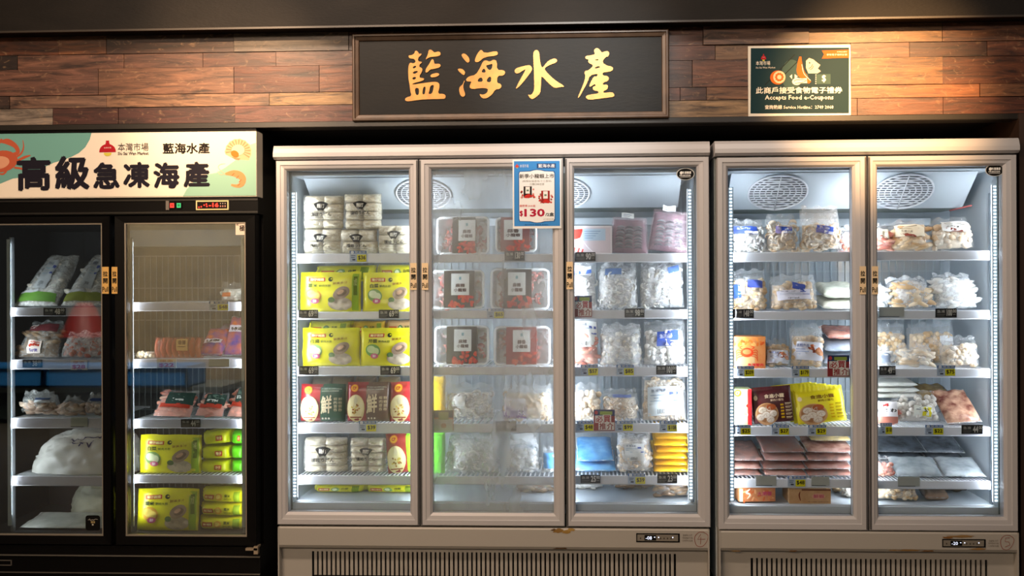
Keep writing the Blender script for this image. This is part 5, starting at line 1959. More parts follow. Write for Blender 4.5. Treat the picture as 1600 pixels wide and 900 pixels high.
crayfish(W1, 0, 682, 764, 342, 'black-sleeved crayfish tray on the top shelf behind frosted glass', '#1a1614', (.30, .74), (.42, .74), seed=1)
crayfish(W1, 0, 775, 838, 344, 'red-sleeved crayfish tray on the top shelf below the price poster', '#7c2a24', (.12, .84), (.2, .66), seed=2)
crayfish(W1, 1, 673, 756, 428, 'black-sleeved crayfish tray on the second shelf nearest the noodle side', '#1a1614', (.24, .82), (.38, .72), seed=3)
crayfish(W1, 1, 766, 858, 424, 'black-sleeved crayfish tray on the second shelf away from the noodle side', '#1a1614', (.22, .70), (.30, .60), seed=4)
crayfish(W1, 2, 678, 763, 515, 'black-sleeved crayfish tray on the third shelf', '#1a1614', (.22, .78), (.36, .68), seed=5)
crayfish(W1, 2, 771, 859, 515, 'red-sleeved crayfish tray on the third shelf with white paper label', '#8e1f20', (.22, .76), (.34, .65), seed=6)
bun_pouch(W1, 3, 668, 694, 592, 'yellow pouch edge showing beside the frosted door frame', '#d8b420', seed=7, tilt=.05, art=False)
sea_bag(W1, 3, 692, 774, 612, 'frosted bag of pale prawns beside the yellow pouch edge', 'white', 'shrimp', 40, .017, seed=8, card=[(.12, .3, .42, .62, '#dfe3e4', 'plain')])
sea_bag(W1, 3, 780, 866, 613, 'prawn bag with a purple and white oval label', 'beige', 'shrimp', 36, .016, seed=9, card=[(.02, .62, .50, .98, '#7a4a9a', 'plain'), (.04, .34, .48, .88, '#e4e2ea', 'plain')], fill=.85)
wonton(W1, 4, 664, 693, 680, 'bright green pouch edge behind the frosted door', '#5cc02c', seed=10, split=.0, tilt=.05, txt=False)
sea_bag(W1, 4, 692, 780, 688, 'murky bag of prawns beside the bright green pouch', 'white', 'shrimp', 40, .017, seed=11, filmm=FILM2)
sea_bag(W1, 4, 782, 842, 700, 'murky bag of prawns in front of the blue-carded bag', 'white', 'chunk', 34, .017, seed=12, filmm=FILM2)
sea_bag(W1, 4, 788, 842, 678, 'small bag with blue and white card behind the murky prawns', 'white', 'chunk', 14, .015, dY=.30, seed=13, card=[(.05, .10, .85, .50, '#e4e8ea', 'plain', -.10), (.1, .42, .9, .62, '#5a9ad0', 'plain', -.1)])
sea_bag(W1, 4, 844, 874, 708, 'blue-printed bag at the end of the frosted lowest shelf', 'white', 'chunk', 12, .013, seed=14, card=[(.1, .1, .95, .8, '#4f9ad6', 'plain')])
sea_bag(W1, 5, 805, 862, 757, 'brownish bag of fish on the floor behind the frosted door', 'brown', 'fillet', 16, .016, dY=.28, seed=15)

carton(W2, 0, 893, 957, 353, 'white tray box with red corner on the top shelf beside pink packs', '#e8e2e2', '#e4dcdc', art='tray', depth=.10, name='tray_box')
fish_pack(W2, 0, 953, 1012, 344, 'pink-edged vacuum pack of prawns beside the white tray box', seed=1, roll=.05)
fish_pack(W2, 0, 1013, 1074, 335, 'pink-edged vacuum pack of prawns next to the light strip', seed=2, roll=.12)
sea_bag(W2, 1, 891, 934, 413, 'prawn bag with blue and white card on the second shelf', 'white', 'shrimp', 26, .016, seed=16, card=[(.0, .02, .8, .25, '#e4e8ec', 'plain', .03), (.1, .18, .8, .27, '#3f6ab8', 'plain', -.05)])
sea_bag(W2, 1, 932, 1000, 420, 'frosty bag of peeled prawns in the middle of the second shelf', 'white', 'shrimp', 44, .017, seed=17, filmm=FILM2, card=[(.18, .06, .6, .22, '#5a78a8', 'plain')])
sea_bag(W2, 1, 999, 1073, 413, 'frosty bag of prawns below the pink packs by the light strip', 'white', 'shrimp', 44, .017, seed=18, filmm=FILM2, card=[(.62, .14, .88, .28, '#4a6aa8', 'plain', -.08)])
sea_bag(W2, 2, 891, 937, 503, 'bag of orange-pink fish pieces under a large white printed card', 'pink', 'fillet', 20, .015, seed=19, card=[(.05, .03, .95, .62, '#e6e8e2', 'white')], filmm=FILM3)
sea_bag(W2, 2, 935, 1006, 515, 'cloudy bag of squid rings in the middle of the third shelf', 'fish', 'chunk', 40, .017, seed=20, filmm=FILM2)
sea_bag(W2, 2, 1003, 1076, 508, 'bag of white scallops with a blue label near the light strip', 'white', 'scallop', 38, .017, seed=21, card=[(.30, .20, .80, .56, '#46589a', 'blue', -.03)])
sea_bag(W2, 3, 891, 941, 608, 'bag of round scallops on the fourth shelf behind price tags', 'scallop', 'scallop', 36, .018, seed=22, fill=.88, filmm=FILM3)
sea_bag(W2, 3, 938, 1000, 620, 'bag of small prawns behind the red recommended sign', 'scallop', 'shrimp', 36, .015, seed=23, card=[(.30, .06, .82, .18, '#6a7aa8', 'plain')])
sea_bag(W2, 3, 1000, 1077, 588, 'tall bag of prawns with a large pale blue-white card', 'scallop', 'shrimp', 44, .016, seed=24, card=[(.12, .30, .82, .92, '#dbe6ea', 'white', -.04)], fill=.9, tilt=.16)
flat_pack(W2, 4, 896, 962, 716, None, 'lowest blue flat pack on the bottom shelf', '#5c9ed2', '#7fb6e0', dY=.14, depth=.24, d=.03, tilt=1.36, seed=1, group='blue flat packs')
flat_pack(W2, 4, 901, 958, 700, 725, 'upper blue flat pack resting on the other blue pack', '#6aa8d8', '#4a8cc4', dY=.15, depth=.24, d=.03, tilt=1.3, seed=2, group='blue flat packs', roll=-.03)
sea_bag(W2, 4, 962, 1020, 680, 'bag of pale fish pieces with grey printed card beside the yellow packs', 'scallop', 'chunk', 26, .016, seed=25, card=[(.2, .28, .78, .72, '#d8dcda', 'white')], filmm=FILM2)
for i in range(6):
    flat_pack(W2, 4, 1021 + (i % 2) * 2, 1076 - (i % 3), 0, 741 - i * 10.2, ['bottom', 'second', 'third', 'fourth', 'fifth', 'topmost'][i] + ' yellow flat pack of the stack by the light strip', '#e0ac18', '#c9921a' if i % 2 else '#eec12c', dY=.14, depth=.20, d=.0225, wr=.3, edge=.09, tilt=1.32, seed=3 + i, group='stacked yellow flat packs', roll=[.0, .01, -.01, .01, .0, .03][i], filmed=False, kind='curry_pack', cat='flat pack')
sea_bag(W2, 5, 1022, 1078, 760, 'bag of brown fish lying on the floor below the yellow stack', 'brown', 'fillet', 22, .016, dY=.16, seed=26, tilt=.5, d=.09)
sea_bag(W2, 5, 950, 1024, 757, 'crinkled clear bag far back on the freezer floor', 'brown', 'fillet', 14, .016, dY=.36, seed=27, yb=770)
sea_bag(W2, 5, 890, 944, 757, 'small bag with white wrapping far back on the floor', 'fish', 'fillet', 12, .014, dY=.36, seed=28, yb=769)

# ================================================================== TWO-DOOR FREEZER
T0, T1 = ('twin', 0), ('twin', 1)
sea_bag(T0, 0, 1140, 1200, 350, 'bag of white prawns with blue label at the light-strip end, under the fans', 'white', 'shrimp', 44, .017, seed=30, card=[(.1, .12, .78, .38, '#41529a', 'blue', .02)])
sea_bag(T0, 0, 1199, 1252, 344, 'bag of cream prawns with violet label, second under the fans', 'scallop', 'shrimp', 40, .018, seed=31, card=[(.28, .28, .80, .50, '#8a7aa0', 'blue', .03)], roll=-.03)
sea_bag(T0, 0, 1252, 1320, 333, 'large bag of cream prawns with empty clear top under the fans', 'scallop', 'shrimp', 46, .018, seed=32, card=[(.36, .42, .80, .62, '#7a7ab0', 'blue', .06)], fill=.62, top=.95)
sea_bag(T0, 0, 1312, 1350, 360, 'small pinkish bag at the frame end of the fan shelf', 'pink', 'chunk', 14, .014, dY=.24, seed=33, filmm=FILM2)
sea_bag(T0, 1, 1142, 1203, 430, 'bag of brown mussels with blue header on the second shelf', 'beige', 'chunk', 34, .018, seed=34, card=[(.06, .34, .26, .72, '#3a5ab0', 'plain'), (.45, .22, .88, .42, '#4a5aa8', 'plain', .03), (.18, .34, .36, .62, '#d8e2f0', 'plain')], tilt=.2)
sea_bag(T0, 1, 1203, 1284, 440, 'bag of shellfish with large white printed label on the second shelf', 'beige', 'chunk', 34, .018, seed=35, card=[(.12, .48, .82, .80, '#e4e2ec', 'white', -.06), (.46, .16, .72, .40, '#3f4f98', 'plain', .1)], tilt=.22, filmm=FILM)
flat_pack(T0, 1, 1286, 1350, 0, None, 'lower pale flat pack at the frame end of the second shelf', '#c9c8b8', '#dcdacb', dY=.2, depth=.22, d=.034, wr=.2, tilt=1.4, seed=36, group='pale flat packs')
flat_pack(T0, 1, 1288, 1350, 0, 468, 'upper pale flat pack at the frame end of the second shelf', '#b8c0b0', '#d6d8c8', dY=.21, depth=.22, d=.045, tilt=1.4, seed=37, group='pale flat packs')
carton(T0, 2, 1140, 1196, 526, 'orange carton with a red crab picture on the third shelf', '#d08a50', '#c87a3c', depth=.14)
sea_bag(T0, 2, 1196, 1237, 540, 'narrow bag with white and photo label beside the crab carton', 'beige', 'chunk', 16, .015, seed=38, card=[(.06, .30, .95, .88, '#e2e6f0', 'photo', .05)], fill=.9)
sea_bag(T0, 2, 1236, 1292, 514, 'zip bag of fish with white photo label on the third shelf', 'beige', 'chunk', 20, .016, seed=39, card=[(.04, .36, .96, .82, '#e2e6f0', 'photo', .05)], fill=.8, top=.98)
flat_pack(T0, 2, 1288, 1352, 0, None, 'lower grey flat pack behind the red recommended sign', '#8e98a8', '#aab2bc', dY=.2, depth=.24, d=.034, wr=.2, tilt=1.35, seed=40, group='grey flat packs by the sign')
flat_pack(T0, 2, 1290, 1352, 0, 552, 'upper grey flat pack behind the red recommended sign', '#a0a8b0', '#7e8898', dY=.20, depth=.22, d=.032, wr=.2, tilt=1.35, seed=41, group='grey flat packs by the sign')
flat_pack(T0, 2, 1294, 1350, 0, 532, 'reddish flat pack on top of the grey flat packs', '#8a5048', '#a87868', dY=.22, depth=.20, d=.03, tilt=1.4, seed=42)
carton(T0, 3, 1143, 1174, 608, 'pale green wonton carton with red side strip on the fourth shelf', '#c8d8a0', '#b8cc88', art='cp', depth=.10)
bun_pouch(T0, 3, 1179, 1242, 612, 'maroon soup bun pouch with a basket of buns', '#4e181b', seed=44, roll=-.09)
for i in range(6, -1, -1):
    bun_pouch(T0, 3, 1247 - i * 6, 1324 - i * 8, 614 - i * 1.2, 'front yellow soup bun pouch with a basket of buns' if i == 0 else ['', 'second', 'third', 'fourth', 'fifth', 'sixth', 'rearmost'][i] + ' yellow soup bun pouch in the row behind the front one', '#dccb10', seed=45 + i, roll=-.10, art=(i == 0), dY=.13 + i * .045, tilt=.22, d=.03, ink2='#7a5410')
random.seed(77)
piles = [(1144, 1191, 3), (1193, 1259, 4), (1261, 1333, 4)]
pos = ['wall-end', 'middle', 'frame-end']
for j, (a, c, n) in enumerate(piles):
    for i in range(n):
        pass
        flat_pack(T0, 4, a + random.uniform(-1, 1), c + random.uniform(-1, 1), 0, 748 - [0, 12, 25, 38][i] if i else None, ['bottom', 'second', 'third', 'fourth'][i] + ' salmon-pink flat pack of the %s pile on the lowest shelf' % pos[j], ['#a87466', '#96665a', '#b08276', '#865c52'][i], ['#7a645e', '#b89488', '#7d6a64', '#a08078'][(i + j) % 4], dY=.13 + .012 * i, depth=.24, d=.019, wr=.3, tilt=1.38, seed=60 + j * 5 + i, group='salmon-pink flat packs', roll=random.uniform(-.03, .03), edge=.10, lab=[(.25, .3, .72, .55, '#b8aeb0', '')] if i == n - 2 else None)  # one pack per pile gets glare painted as a blank pale patch
flat_pack(T0, 4, 1266, 1330, 0, 692, 'yellowish flat pack lying on the frame-end pink pile', '#a8925c', '#8a7a58', dY=.22, depth=.22, d=.02, tilt=1.42, seed=80)
carton(T0, 5, 1153, 1211, 764, 'orange carton with white script on the freezer floor', '#c98a58', '#b86a3c', art='script', depth=.16, yaw=.10)
carton(T0, 5, 1232, 1297, 764, 'tan carton with dark lid edge on the freezer floor', '#c9a070', '#b88a5c', art='tan', depth=.16)
sea_bag(T0, 5, 1302, 1322, 764, 'pale bag behind the tan carton on the floor', 'beige', 'chunk', 8, .012, dY=.33, seed=81, yb=780)
sea_bag(T0, 5, 1316, 1350, 764, 'dark green-tinted clear bag at the frame end of the floor', 'fish', 'chunk', 10, .013, dY=.22, seed=82, yb=780)

sea_bag(T1, 0, 1366, 1396, 360, 'cut-off bag of orange-beige fish beside the mullion, badge door', 'pink', 'fillet', 16, .016, seed=90, card=[(.2, .02, .9, .5, '#e0dccb', 'meat', .04)], filmm=FILM3)
sea_bag(T1, 0, 1396, 1462, 354, 'bag of beige fish fillets with cream printed card', 'beige', 'fillet', 30, .018, seed=91, card=[(.10, .10, .86, .60, '#e6e0cc', 'meat', .05)], tilt=.35, roll=-.05, filmm=FILM3)
sea_bag(T1, 0, 1460, 1532, 352, 'bag of pink-white fish pieces with white printed card', 'scallop', 'chunk', 34, .018, seed=92, card=[(.22, .06, .92, .48, '#e4e4e0', 'meat', .06)], tilt=.35, roll=-.05, filmm=FILM3)
sea_bag(T1, 1, 1366, 1394, 456, 'cut-off bag of white fillets beside the mullion', 'white', 'fillet', 16, .018, seed=93, filmm=FILM2, tilt=.6, roll=-.03)
sea_bag(T1, 1, 1394, 1466, 446, 'bag of cream fillets in the middle of the second badge-door shelf', 'beige', 'fillet', 26, .02, seed=94, filmm=FILM2, tilt=.55, roll=-.03, card=[(-.02, -.12, .26, .08, '#dfe4e2', 'plain', -.05)])
sea_bag(T1, 1, 1467, 1536, 440, 'large bag of white fillets by the end light strip', 'white', 'fillet', 30, .021, seed=95, filmm=FILM2, tilt=.55, roll=.0)
sea_bag(T1, 2, 1370, 1422, 514, 'back bag of tan scallops by the mullion', 'beige', 'scallop', 26, .017, dY=.30, seed=96)
sea_bag(T1, 2, 1420, 1502, 513, 'back bag of tan scallops in the middle', 'beige', 'scallop', 34, .017, dY=.30, seed=97, card=[(.62, .28, .9, .55, '#dfe4e8', 'plain', -.05)])
sea_bag(T1, 2, 1366, 1398, 552, 'low bag beside the mullion under a grey card', 'white', 'fillet', 14, .015, seed=98, filmm=FILM2, card=[(.1, .1, .95, .85, '#9aa4b4', 'plain')])
sea_bag(T1, 2, 1402, 1464, 550, 'bag of pale fillets lying in front of the tan scallops', 'scallop', 'fillet', 20, .018, seed=99, tilt=.3, d=.08)
sea_bag(T1, 2, 1474, 1538, 536, 'bag of cream fish chunks by the end light strip', 'scallop', 'chunk', 36, .017, seed=100, tilt=.25)
for i in range(3):
    flat_pack(T1, 3, 1366, 1440 - i * 2, 0, 624 - i * 9, ['lowest', 'middle', 'topmost'][i] + ' white foam tray in the stack behind the fish cake packs', '#dcdcd4', '#c8c8be', dY=.30, depth=.2, d=.022, tilt=1.5, seed=101 + i, group='stacked white foam trays', wr=.1, kind='foam_tray', cat='tray')
flat_pack(T1, 3, 1376, 1446, 0, 648, 'dark mottled flat pack between the foam trays and mussels', '#5a5648', '#8a8468', dY=.26, depth=.2, d=.02, tilt=1.45, seed=105)
flat_pack(T1, 3, 1440, 1494, 0, 632, 'brown dried fish pack far back above the red meat', '#a88a4a', '#7a6030', dY=.30, depth=.18, d=.05, tilt=1.4, seed=106)
sea_bag(T1, 3, 1364, 1407, 627, 'fish cake pack with black lettering beside the mullion', 'pink', 'fillet', 10, .014, seed=107, card=[(.05, .05, .95, .66, '#e8e4e4', 'wakame', .02), (.05, .68, .95, .92, '#c07a68', 'plain')], filmm=FILM3, d=.05, hem=False)
sea_bag(T1, 3, 1400, 1478, 628, 'tilted bag of mussels with a yellow and white price label', 'fish', 'scallop', 34, .016, seed=108, card=[(.38, .56, .78, .92, '#dfe2d8', 'yellow', .06)], tilt=.5, fill=.9, filmm=FILM3)
flat_pack(T1, 3, 1481, 1537, 0, None, 'reddish frozen meat slab by the end light strip', '#6e3226', '#cfa488', dY=.13, depth=.2, d=.04, tilt=.95, seed=109, wr=.6, roll=-.1)
for i in range(3):
    flat_pack(T1, 4, 1366, 1446 + i, 0, 732 - i * 11, ['lowest', 'middle', 'topmost'][i] + ' dark grey vacuum pack in the pile nearer the mullion', '#3a4046', '#5c646c', dY=.33, depth=.20, d=.022, wr=.2, tilt=1.34, seed=110 + i, group='dark grey packs near the mullion', roll=.03, rough=.18)
    flat_pack(T1, 4, 1448, 1505 + i, 0, 733 - i * 11, ['lowest', 'middle', 'topmost'][i] + ' dark grey vacuum pack in the pile nearer the end wall', '#3c4248', '#666e76', dY=.33, depth=.20, d=.022, wr=.2, tilt=1.34, seed=114 + i, group='dark grey packs near the end wall', roll=.05, rough=.18)
flat_pack(T1, 4, 1402, 1474, 0, None, 'pale grey flat pack at the front of the lowest shelf', '#8e989c', '#b0b8bc', dY=.13, depth=.16, d=.03, tilt=1.25, seed=120, roll=.02, group='pale grey flat packs')
flat_pack(T1, 4, 1477, 1541, 0, None, 'pale grey flat pack beside the end light strip', '#98a2a6', '#b8c0c4', dY=.14, depth=.18, d=.026, tilt=1.3, seed=121, roll=.03, group='pale grey flat packs')
sea_bag(T1, 4, 1366, 1401, 726, 'small bag of red and white sliced meat beside the mullion', 'pink', 'chunk', 20, .012, seed=122, d=.06, tilt=.5, filmm=FILM3)
sea_bag(T1, 5, 1366, 1444, 765, 'clear bag of cream fish pieces lying on the floor beside the mullion', 'beige', 'chunk', 22, .015, seed=123, tilt=.3, fill=.85, top=.6)
flat_pack(T1, 5, 1446, 1484, 0, None, 'front brown fish pack lying on the freezer floor', '#6a5644', '#8a7460', dY=.16, depth=.15, d=.04, tilt=1.4, seed=124, group='brown fish packs on the floor', roll=.06)
flat_pack(T1, 5, 1464, 1516, 0, 781, 'rear brown fish pack lying on the freezer floor', '#5a4c40', '#7a6a5a', dY=.34, depth=.18, d=.05, tilt=1.4, seed=125, group='brown fish packs on the floor', roll=.06)

# ================================================================== BLACK FREEZER
B0, B1 = ('black', 0), ('black', 1)
for (a, c, sd, nm) in ((14, 86, 130, 'fish bag with green bottom edge at the outer end of the top shelf'), (87, 158, 131, 'fish bag with green and yellow edge beside the centre post')):
    sea_bag(B0, 0, a, c, 400, nm, 'fish', 'fillet', 7, .02, seed=sd, card=[(.05, .84, .95, .97, '#5f8f38' if sd == 130 else '#88923a', 'plain'), (.30, .20, .62, .76, '#b4bac0', 'white', .02), (.05, .80, .5, .84, '#c8ccd4', 'plain')], tilt=.85, roll=.0, filmm=FILM2, d=.07, fill=.9, top=.72, hem=False)
sea_bag(B0, 1, 16, 86, 513, 'dark red fish pack with white cap mark and red price card', 'brown', 'fillet', 14, .02, seed=132, card=[(.12, .06, .92, .32, '#6a2a30', 'plain'), (.14, .08, .36, .26, '#d8d4d0', 'plain'), (.28, .62, .62, .96, '#efe2da', 'red')], tilt=.6, filmm=FILM, d=.08, top=.8)
sea_bag(B0, 1, 86, 160, 531, 'clear pack of prepared seafood beside the centre post', 'pink', 'chunk', 24, .017, seed=133, tilt=.6, filmm=FILM2, d=.08)
sea_bag(B0, 2, 22, 82, 624, 'bag of brown squid with small white label, outer end', 'squid', 'fillet', 22, .016, seed=134, card=[(.50, .30, .92, .44, '#d8dce2', 'plain'), (.5, .18, .92, .30, '#3c4a6a', 'plain')], filmm=FILM, fill=.55, top=.9)
sea_bag(B0, 2, 82, 127, 630, 'bag of folded brown squid in the middle', 'squid', 'fillet', 18, .016, seed=135, fill=.65, top=.6)
sea_bag(B0, 2, 127, 160, 626, 'crinkled clear bag beside the centre post', 'squid', 'chunk', 14, .014, seed=136, card=[(.35, .06, .95, .24, '#3a4a78', 'plain')], fill=.6)
crumpled(B0, 3, 38, 198, 672, 'large white carrier bag with blue pen writing on the fourth shelf', seed=2, dY=.15, d=.24, peak=.60)
crumpled(B0, 4, 98, 200, 752, 'cream carrier bag on the floor of the black freezer', '#dcdcc8', dY=.34, d=.22, seed=4, writing=False, peak=.5)
flat_pack(B0, 4, 27, 160, 0, None, 'folded white plastic bag lying flat on the floor', '#dfe0da', '#c8cac4', dY=.13, depth=.19, d=.02, tilt=1.45, seed=137, wr=.5, filmed=False, kind='folded_bag', cat='plastic bag')

# sausages: a pack with separate links under film
Y = .14
xc, zb, w_, h = span(B1, 1, 238, 312, 527, None, Y)
sg = thing('sausage_pack', 'pack of red-brown sausages with paper band on the second shelf', 'sausage pack', (xc, Y + .05, zb))
smat = mat('sausage', '#a8502e', .3, var=.3, vscale=14, bump=.2)
for i in range(8):
    xx = xc - w_ * .42 + w_ * .84 * i / 7
    b = MB()
    b.tube([(xx, Y + .012 + .02 * math.cos(math.pi * k / 6) ** 2, zb + .006 + (h - .012) * k / 6) for k in range(7)], [w_ * .035, w_ * .058, w_ * .062, w_ * .062, w_ * .062, w_ * .058, w_ * .035], smat, 8)
    b.build('sausage', sg)
b = MB()
sfz = Pil((xc, Y + .04, zb), w_, h, .09, seed=3, wr=.1, pu=6, pv=6, q=.4)
sfz.mesh(b, film('red_film', '#f0a090', .14, .1, '#ffe0d8'), 14, 12)
b.build('plastic_film', sg)
b = MB()
rect(b, sfz, .52, .08, .76, .62, ink('#d8a868'), 3)
text(b, sfz, '香腸', .56, .14, .72, .34, ink('#6a3a20'), 4, .02)
rect(b, sfz, .56, .42, .72, .45, ink('#6a3a20'), 4)
b.build('paper_band', sg)
sea_bag(B1, 1, 209, 240, 550, 'small bag of cream balls beside the sausages', 'scallop', 'scallop', 12, .012, seed=140, d=.06, hem=False)
flat_pack(B1, 1, 308, 344, 0, None, 'orange and purple pack lying beside the sausages', '#d86a2c', '#5a3a90', dY=.14, depth=.16, d=.05, tilt=.9, seed=141, group='orange and purple packs', lab=[(.1, .55, .9, .72, '#e8dce8', '特選')])
flat_pack(B1, 1, 346, 380, 0, None, 'orange and purple pack leaning at the light-strip end', '#e0702c', '#4a3a98', dY=.18, depth=.20, d=.05, tilt=.6, seed=142, group='orange and purple packs', lab=[(.1, .30, .9, .48, '#e8dce8', '特選')])
flat_pack(B1, 1, 330, 378, 0, 537, 'pink and grey pack on top of the orange packs', '#b88aa8', '#8a8a98', dY=.26, depth=.16, d=.04, tilt=1.2, seed=143)
sea_bag(B1, 0, 338, 384, 450, 'crinkled clear bag on the nearly empty top shelf', 'fish', 'chunk', 8, .014, dY=.2, seed=144, filmm=FILM3, card=[(.15, .5, .5, .8, '#c86a3c', 'plain')])
for i, (a, c, t0, nm) in enumerate(((232, 299, 616, 'farthest from the light strip'), (299, 348, 620, 'in the middle of three'), (350, 382, 610, 'cut off by the door edge'))):
    sea_bag(B1, 2, a, c, t0, 'sliced pork pack with green and red label, ' + nm, 'pink', 'fillet', 18, .014, seed=145 + i, card=[(.24, .16, .96, .62, '#31463f', 'plain'), (.30, .20, .9, .36, '#6a8478', 'plain'), (.12, .58, .9, .74, '#b8402c', 'plain'), (.30, .40, .7, .50, '#dfe4dc', 'plain')], tilt=.75, roll=.05, filmm=FILM3, d=.035, fill=.96, top=.92, hem=False, name='sliced_pork_pack', group='sliced pork packs', cat='meat pack')
dumpling(B1, 3, 214, 310, 683, 'yellow cabbage dumpling pouch on the lowest shelf of the black freezer', 'cabbage', seed=150, dY=.12)
for i in range(3):
    brick(B1, 3, 309 + [0, 2, 5][i], 357 - [2, 1, 0][i], 720 - i * 22, ['bottom', 'middle', 'top'][i] + ' yellow dumpling pack seen end-on beside the cabbage pouch', '#cdd010', yb=742 - i * 22, seed=151 + i, depth=.2, art='logo', dY=.13, rot=[0, -.02, -.10][i])
    brick(B1, 3, 359, 379, 719 - i * 23, ['bottom', 'middle', 'top'][i] + ' bright green pack in the stack by the light strip', '#5cc014', yb=742 - i * 23, seed=155 + i, depth=.2, art='logo' if i == 2 else '', dY=.14, cat='dumpling pack', group='stacked green packs')
dumpling(B1, 4, 209, 305, 768, 'yellow corn dumpling pouch on the floor of the black freezer', 'corn', seed=160, dY=.11, tilt=.10)
for i in range(3):
    brick(B1, 4, 306 + i * 2, 378, 808 - i * 21, ['bottom', 'middle', 'top'][i] + ' yellow corn dumpling pack lying beside the floor pouch', '#d6cf16', yb=830 - i * 21, seed=161 + i, depth=.2, dY=.12, fl='corn', rot=.01 * i)
flat_pack(B1, 4, 312, 376, 0, 762, 'patterned brown and yellow pack on top of the corn dumpling packs', '#a08a3a', '#6a5a40', dY=.20, depth=.16, d=.03, tilt=1.3, seed=165)

# ================================================================== PRICE TAGS
def price_tag(cab, u0, u1, v0, v1, style, txt, label):
    Y = BDY[cab] + .083
    uc = (u0 + u1) / 2
    w_, h = X(u1, Y) - X(u0, Y), Z(v0, Y, uc) - Z(v1, Y, uc)
    sf = Flat((X(uc, Y), Y, Z(v1, Y, uc)), w_, h)
    b = MB()
    base = {'black': '#1c1c1e', 'blue': '#b9cbe0', 'red': '#9c2a2c', 'clear': '#b4bab4', 'white': '#efe0cc', 'photo': '#c9c4bc'}[style]
    b.box(sf.O.x - w_ / 2, sf.O.x + w_ / 2, Y, Y + .0045, sf.O.z, sf.O.z + h, mat('tag_' + style, base, .35))
    Wt = ink('#e4e2da')
    if style == 'black':
        if txt:
            a, c = txt.split('.')
            text(b, sf, a, .52, .10, .78, .84, Wt, 1, .03)
            text(b, sf, c, .80, .10, .97, .48, Wt, 1, .02)
        text(b, sf, '急凍', .06, .16, .44, .50, ink('#b8b6ae'), 1, .02)
        rect(b, sf, .06, .62, .46, .70, ink('#7a7872'), 1)
        rect(b, sf, .06, .80, .40, .86, ink('#7a7872'), 1)
        rect(b, sf, .82, .62, .94, .70, ink('#9a988e'), 1)
    elif style == 'blue':
        rect(b, sf, 0, 0, 1, .24, ink('#4f78b4'), 1)
        text(b, sf, '驚喜價', .30, .03, .95, .22, Wt, 2, .01)
        rect(b, sf, .44, .34, 1, 1, ink('#e6e01c'), 1)
        text(b, sf, txt, .50, .42, .96, .86, ink('#2a2a10'), 2, .03)
        ell(b, sf, .16, .14, .10, .14, ink('#e4ecf4'), 2)
        rect(b, sf, .08, .42, .34, .48, ink('#5a6a88'), 1)
        rect(b, sf, .08, .58, .30, .64, ink('#5a6a88'), 1)
        rect(b, sf, .16, .74, .34, .88, ink('#3a4258'), 1)
    elif style == 'red':
        rect(b, sf, 0, 0, 1, .30, ink('#2c3a66'), 1)
        rect(b, sf, .30, .08, .88, .24, ink('#9ab04a'), 2)
        ell(b, sf, .12, .14, .08, .09, ink('#c84048'), 2)
        Wh, Rd = ink('#f2ece4'), ink('#b0242c')
        for (s, x0, y0, x1, y1) in (('必', .10, .30, .44, .60), ('買', .46, .26, .80, .60), ('推', .26, .62, .58, .94), ('介', .62, .62, .94, .94)):
            rect(b, sf, x0 - .03, y0 - .02, x1 + .03, y1 + .02, Wh, 3 if s in '必買' else 2)
            text(b, sf, s, x0, y0, x1, y1, Rd if s in '必買' else ink('#9c2a2c'), 4, .02)
    elif style == 'white':
        text(b, sf, txt, .10, .45, .90, .92, ink('#d2502a'), 1, .04)
        text(b, sf, '優惠', .15, .08, .85, .36, ink('#c87a3c'), 1, .01)
        rect(b, sf, .4, .95, .7, 1.0, ink('#3a3a98'), 1)
    elif style == 'photo':
        rect(b, sf, 0, 0, 1, .36, ink('#3a3c40'), 1)
        rect(b, sf, .25, .08, .75, .46, ink('#8a8a50'), 2)
        ell(b, sf, .5, .75, .14, .12, ink('#b87a6a'), 2)
        rect(b, sf, 0, .36, 1, .42, ink('#c8805a'), 1)
        rect(b, sf, .97, 0, 1, 1, ink('#b85a4a'), 1)
    elif style == 'clear':
        rect(b, sf, 0, .94, .8, 1, ink('#2e302e'), 1)
    o = b.build({'red': 'recommendation_sign', 'clear': 'tag_holder', 'photo': 'product_sign'}.get(style, 'price_tag'), None, (sf.O.x, Y, sf.O.z))
    tag(o, label, {'red': 'sign', 'clear': 'tag holder', 'photo': 'sign'}.get(style, 'price tag'), {'black': 'black price tags', 'blue': 'blue and yellow price tags', 'red': 'red recommendation signs'}.get(style))
    b = MB()
    b.box(sf.O.x - w_ * .2, sf.O.x + w_ * .2, Y + .0045, Y + .0085, sf.O.z + h * .1, sf.O.z + h * .6, mat('clip_clear', '#c8ccd0', .2))
    b.build('clip', o)
    return o


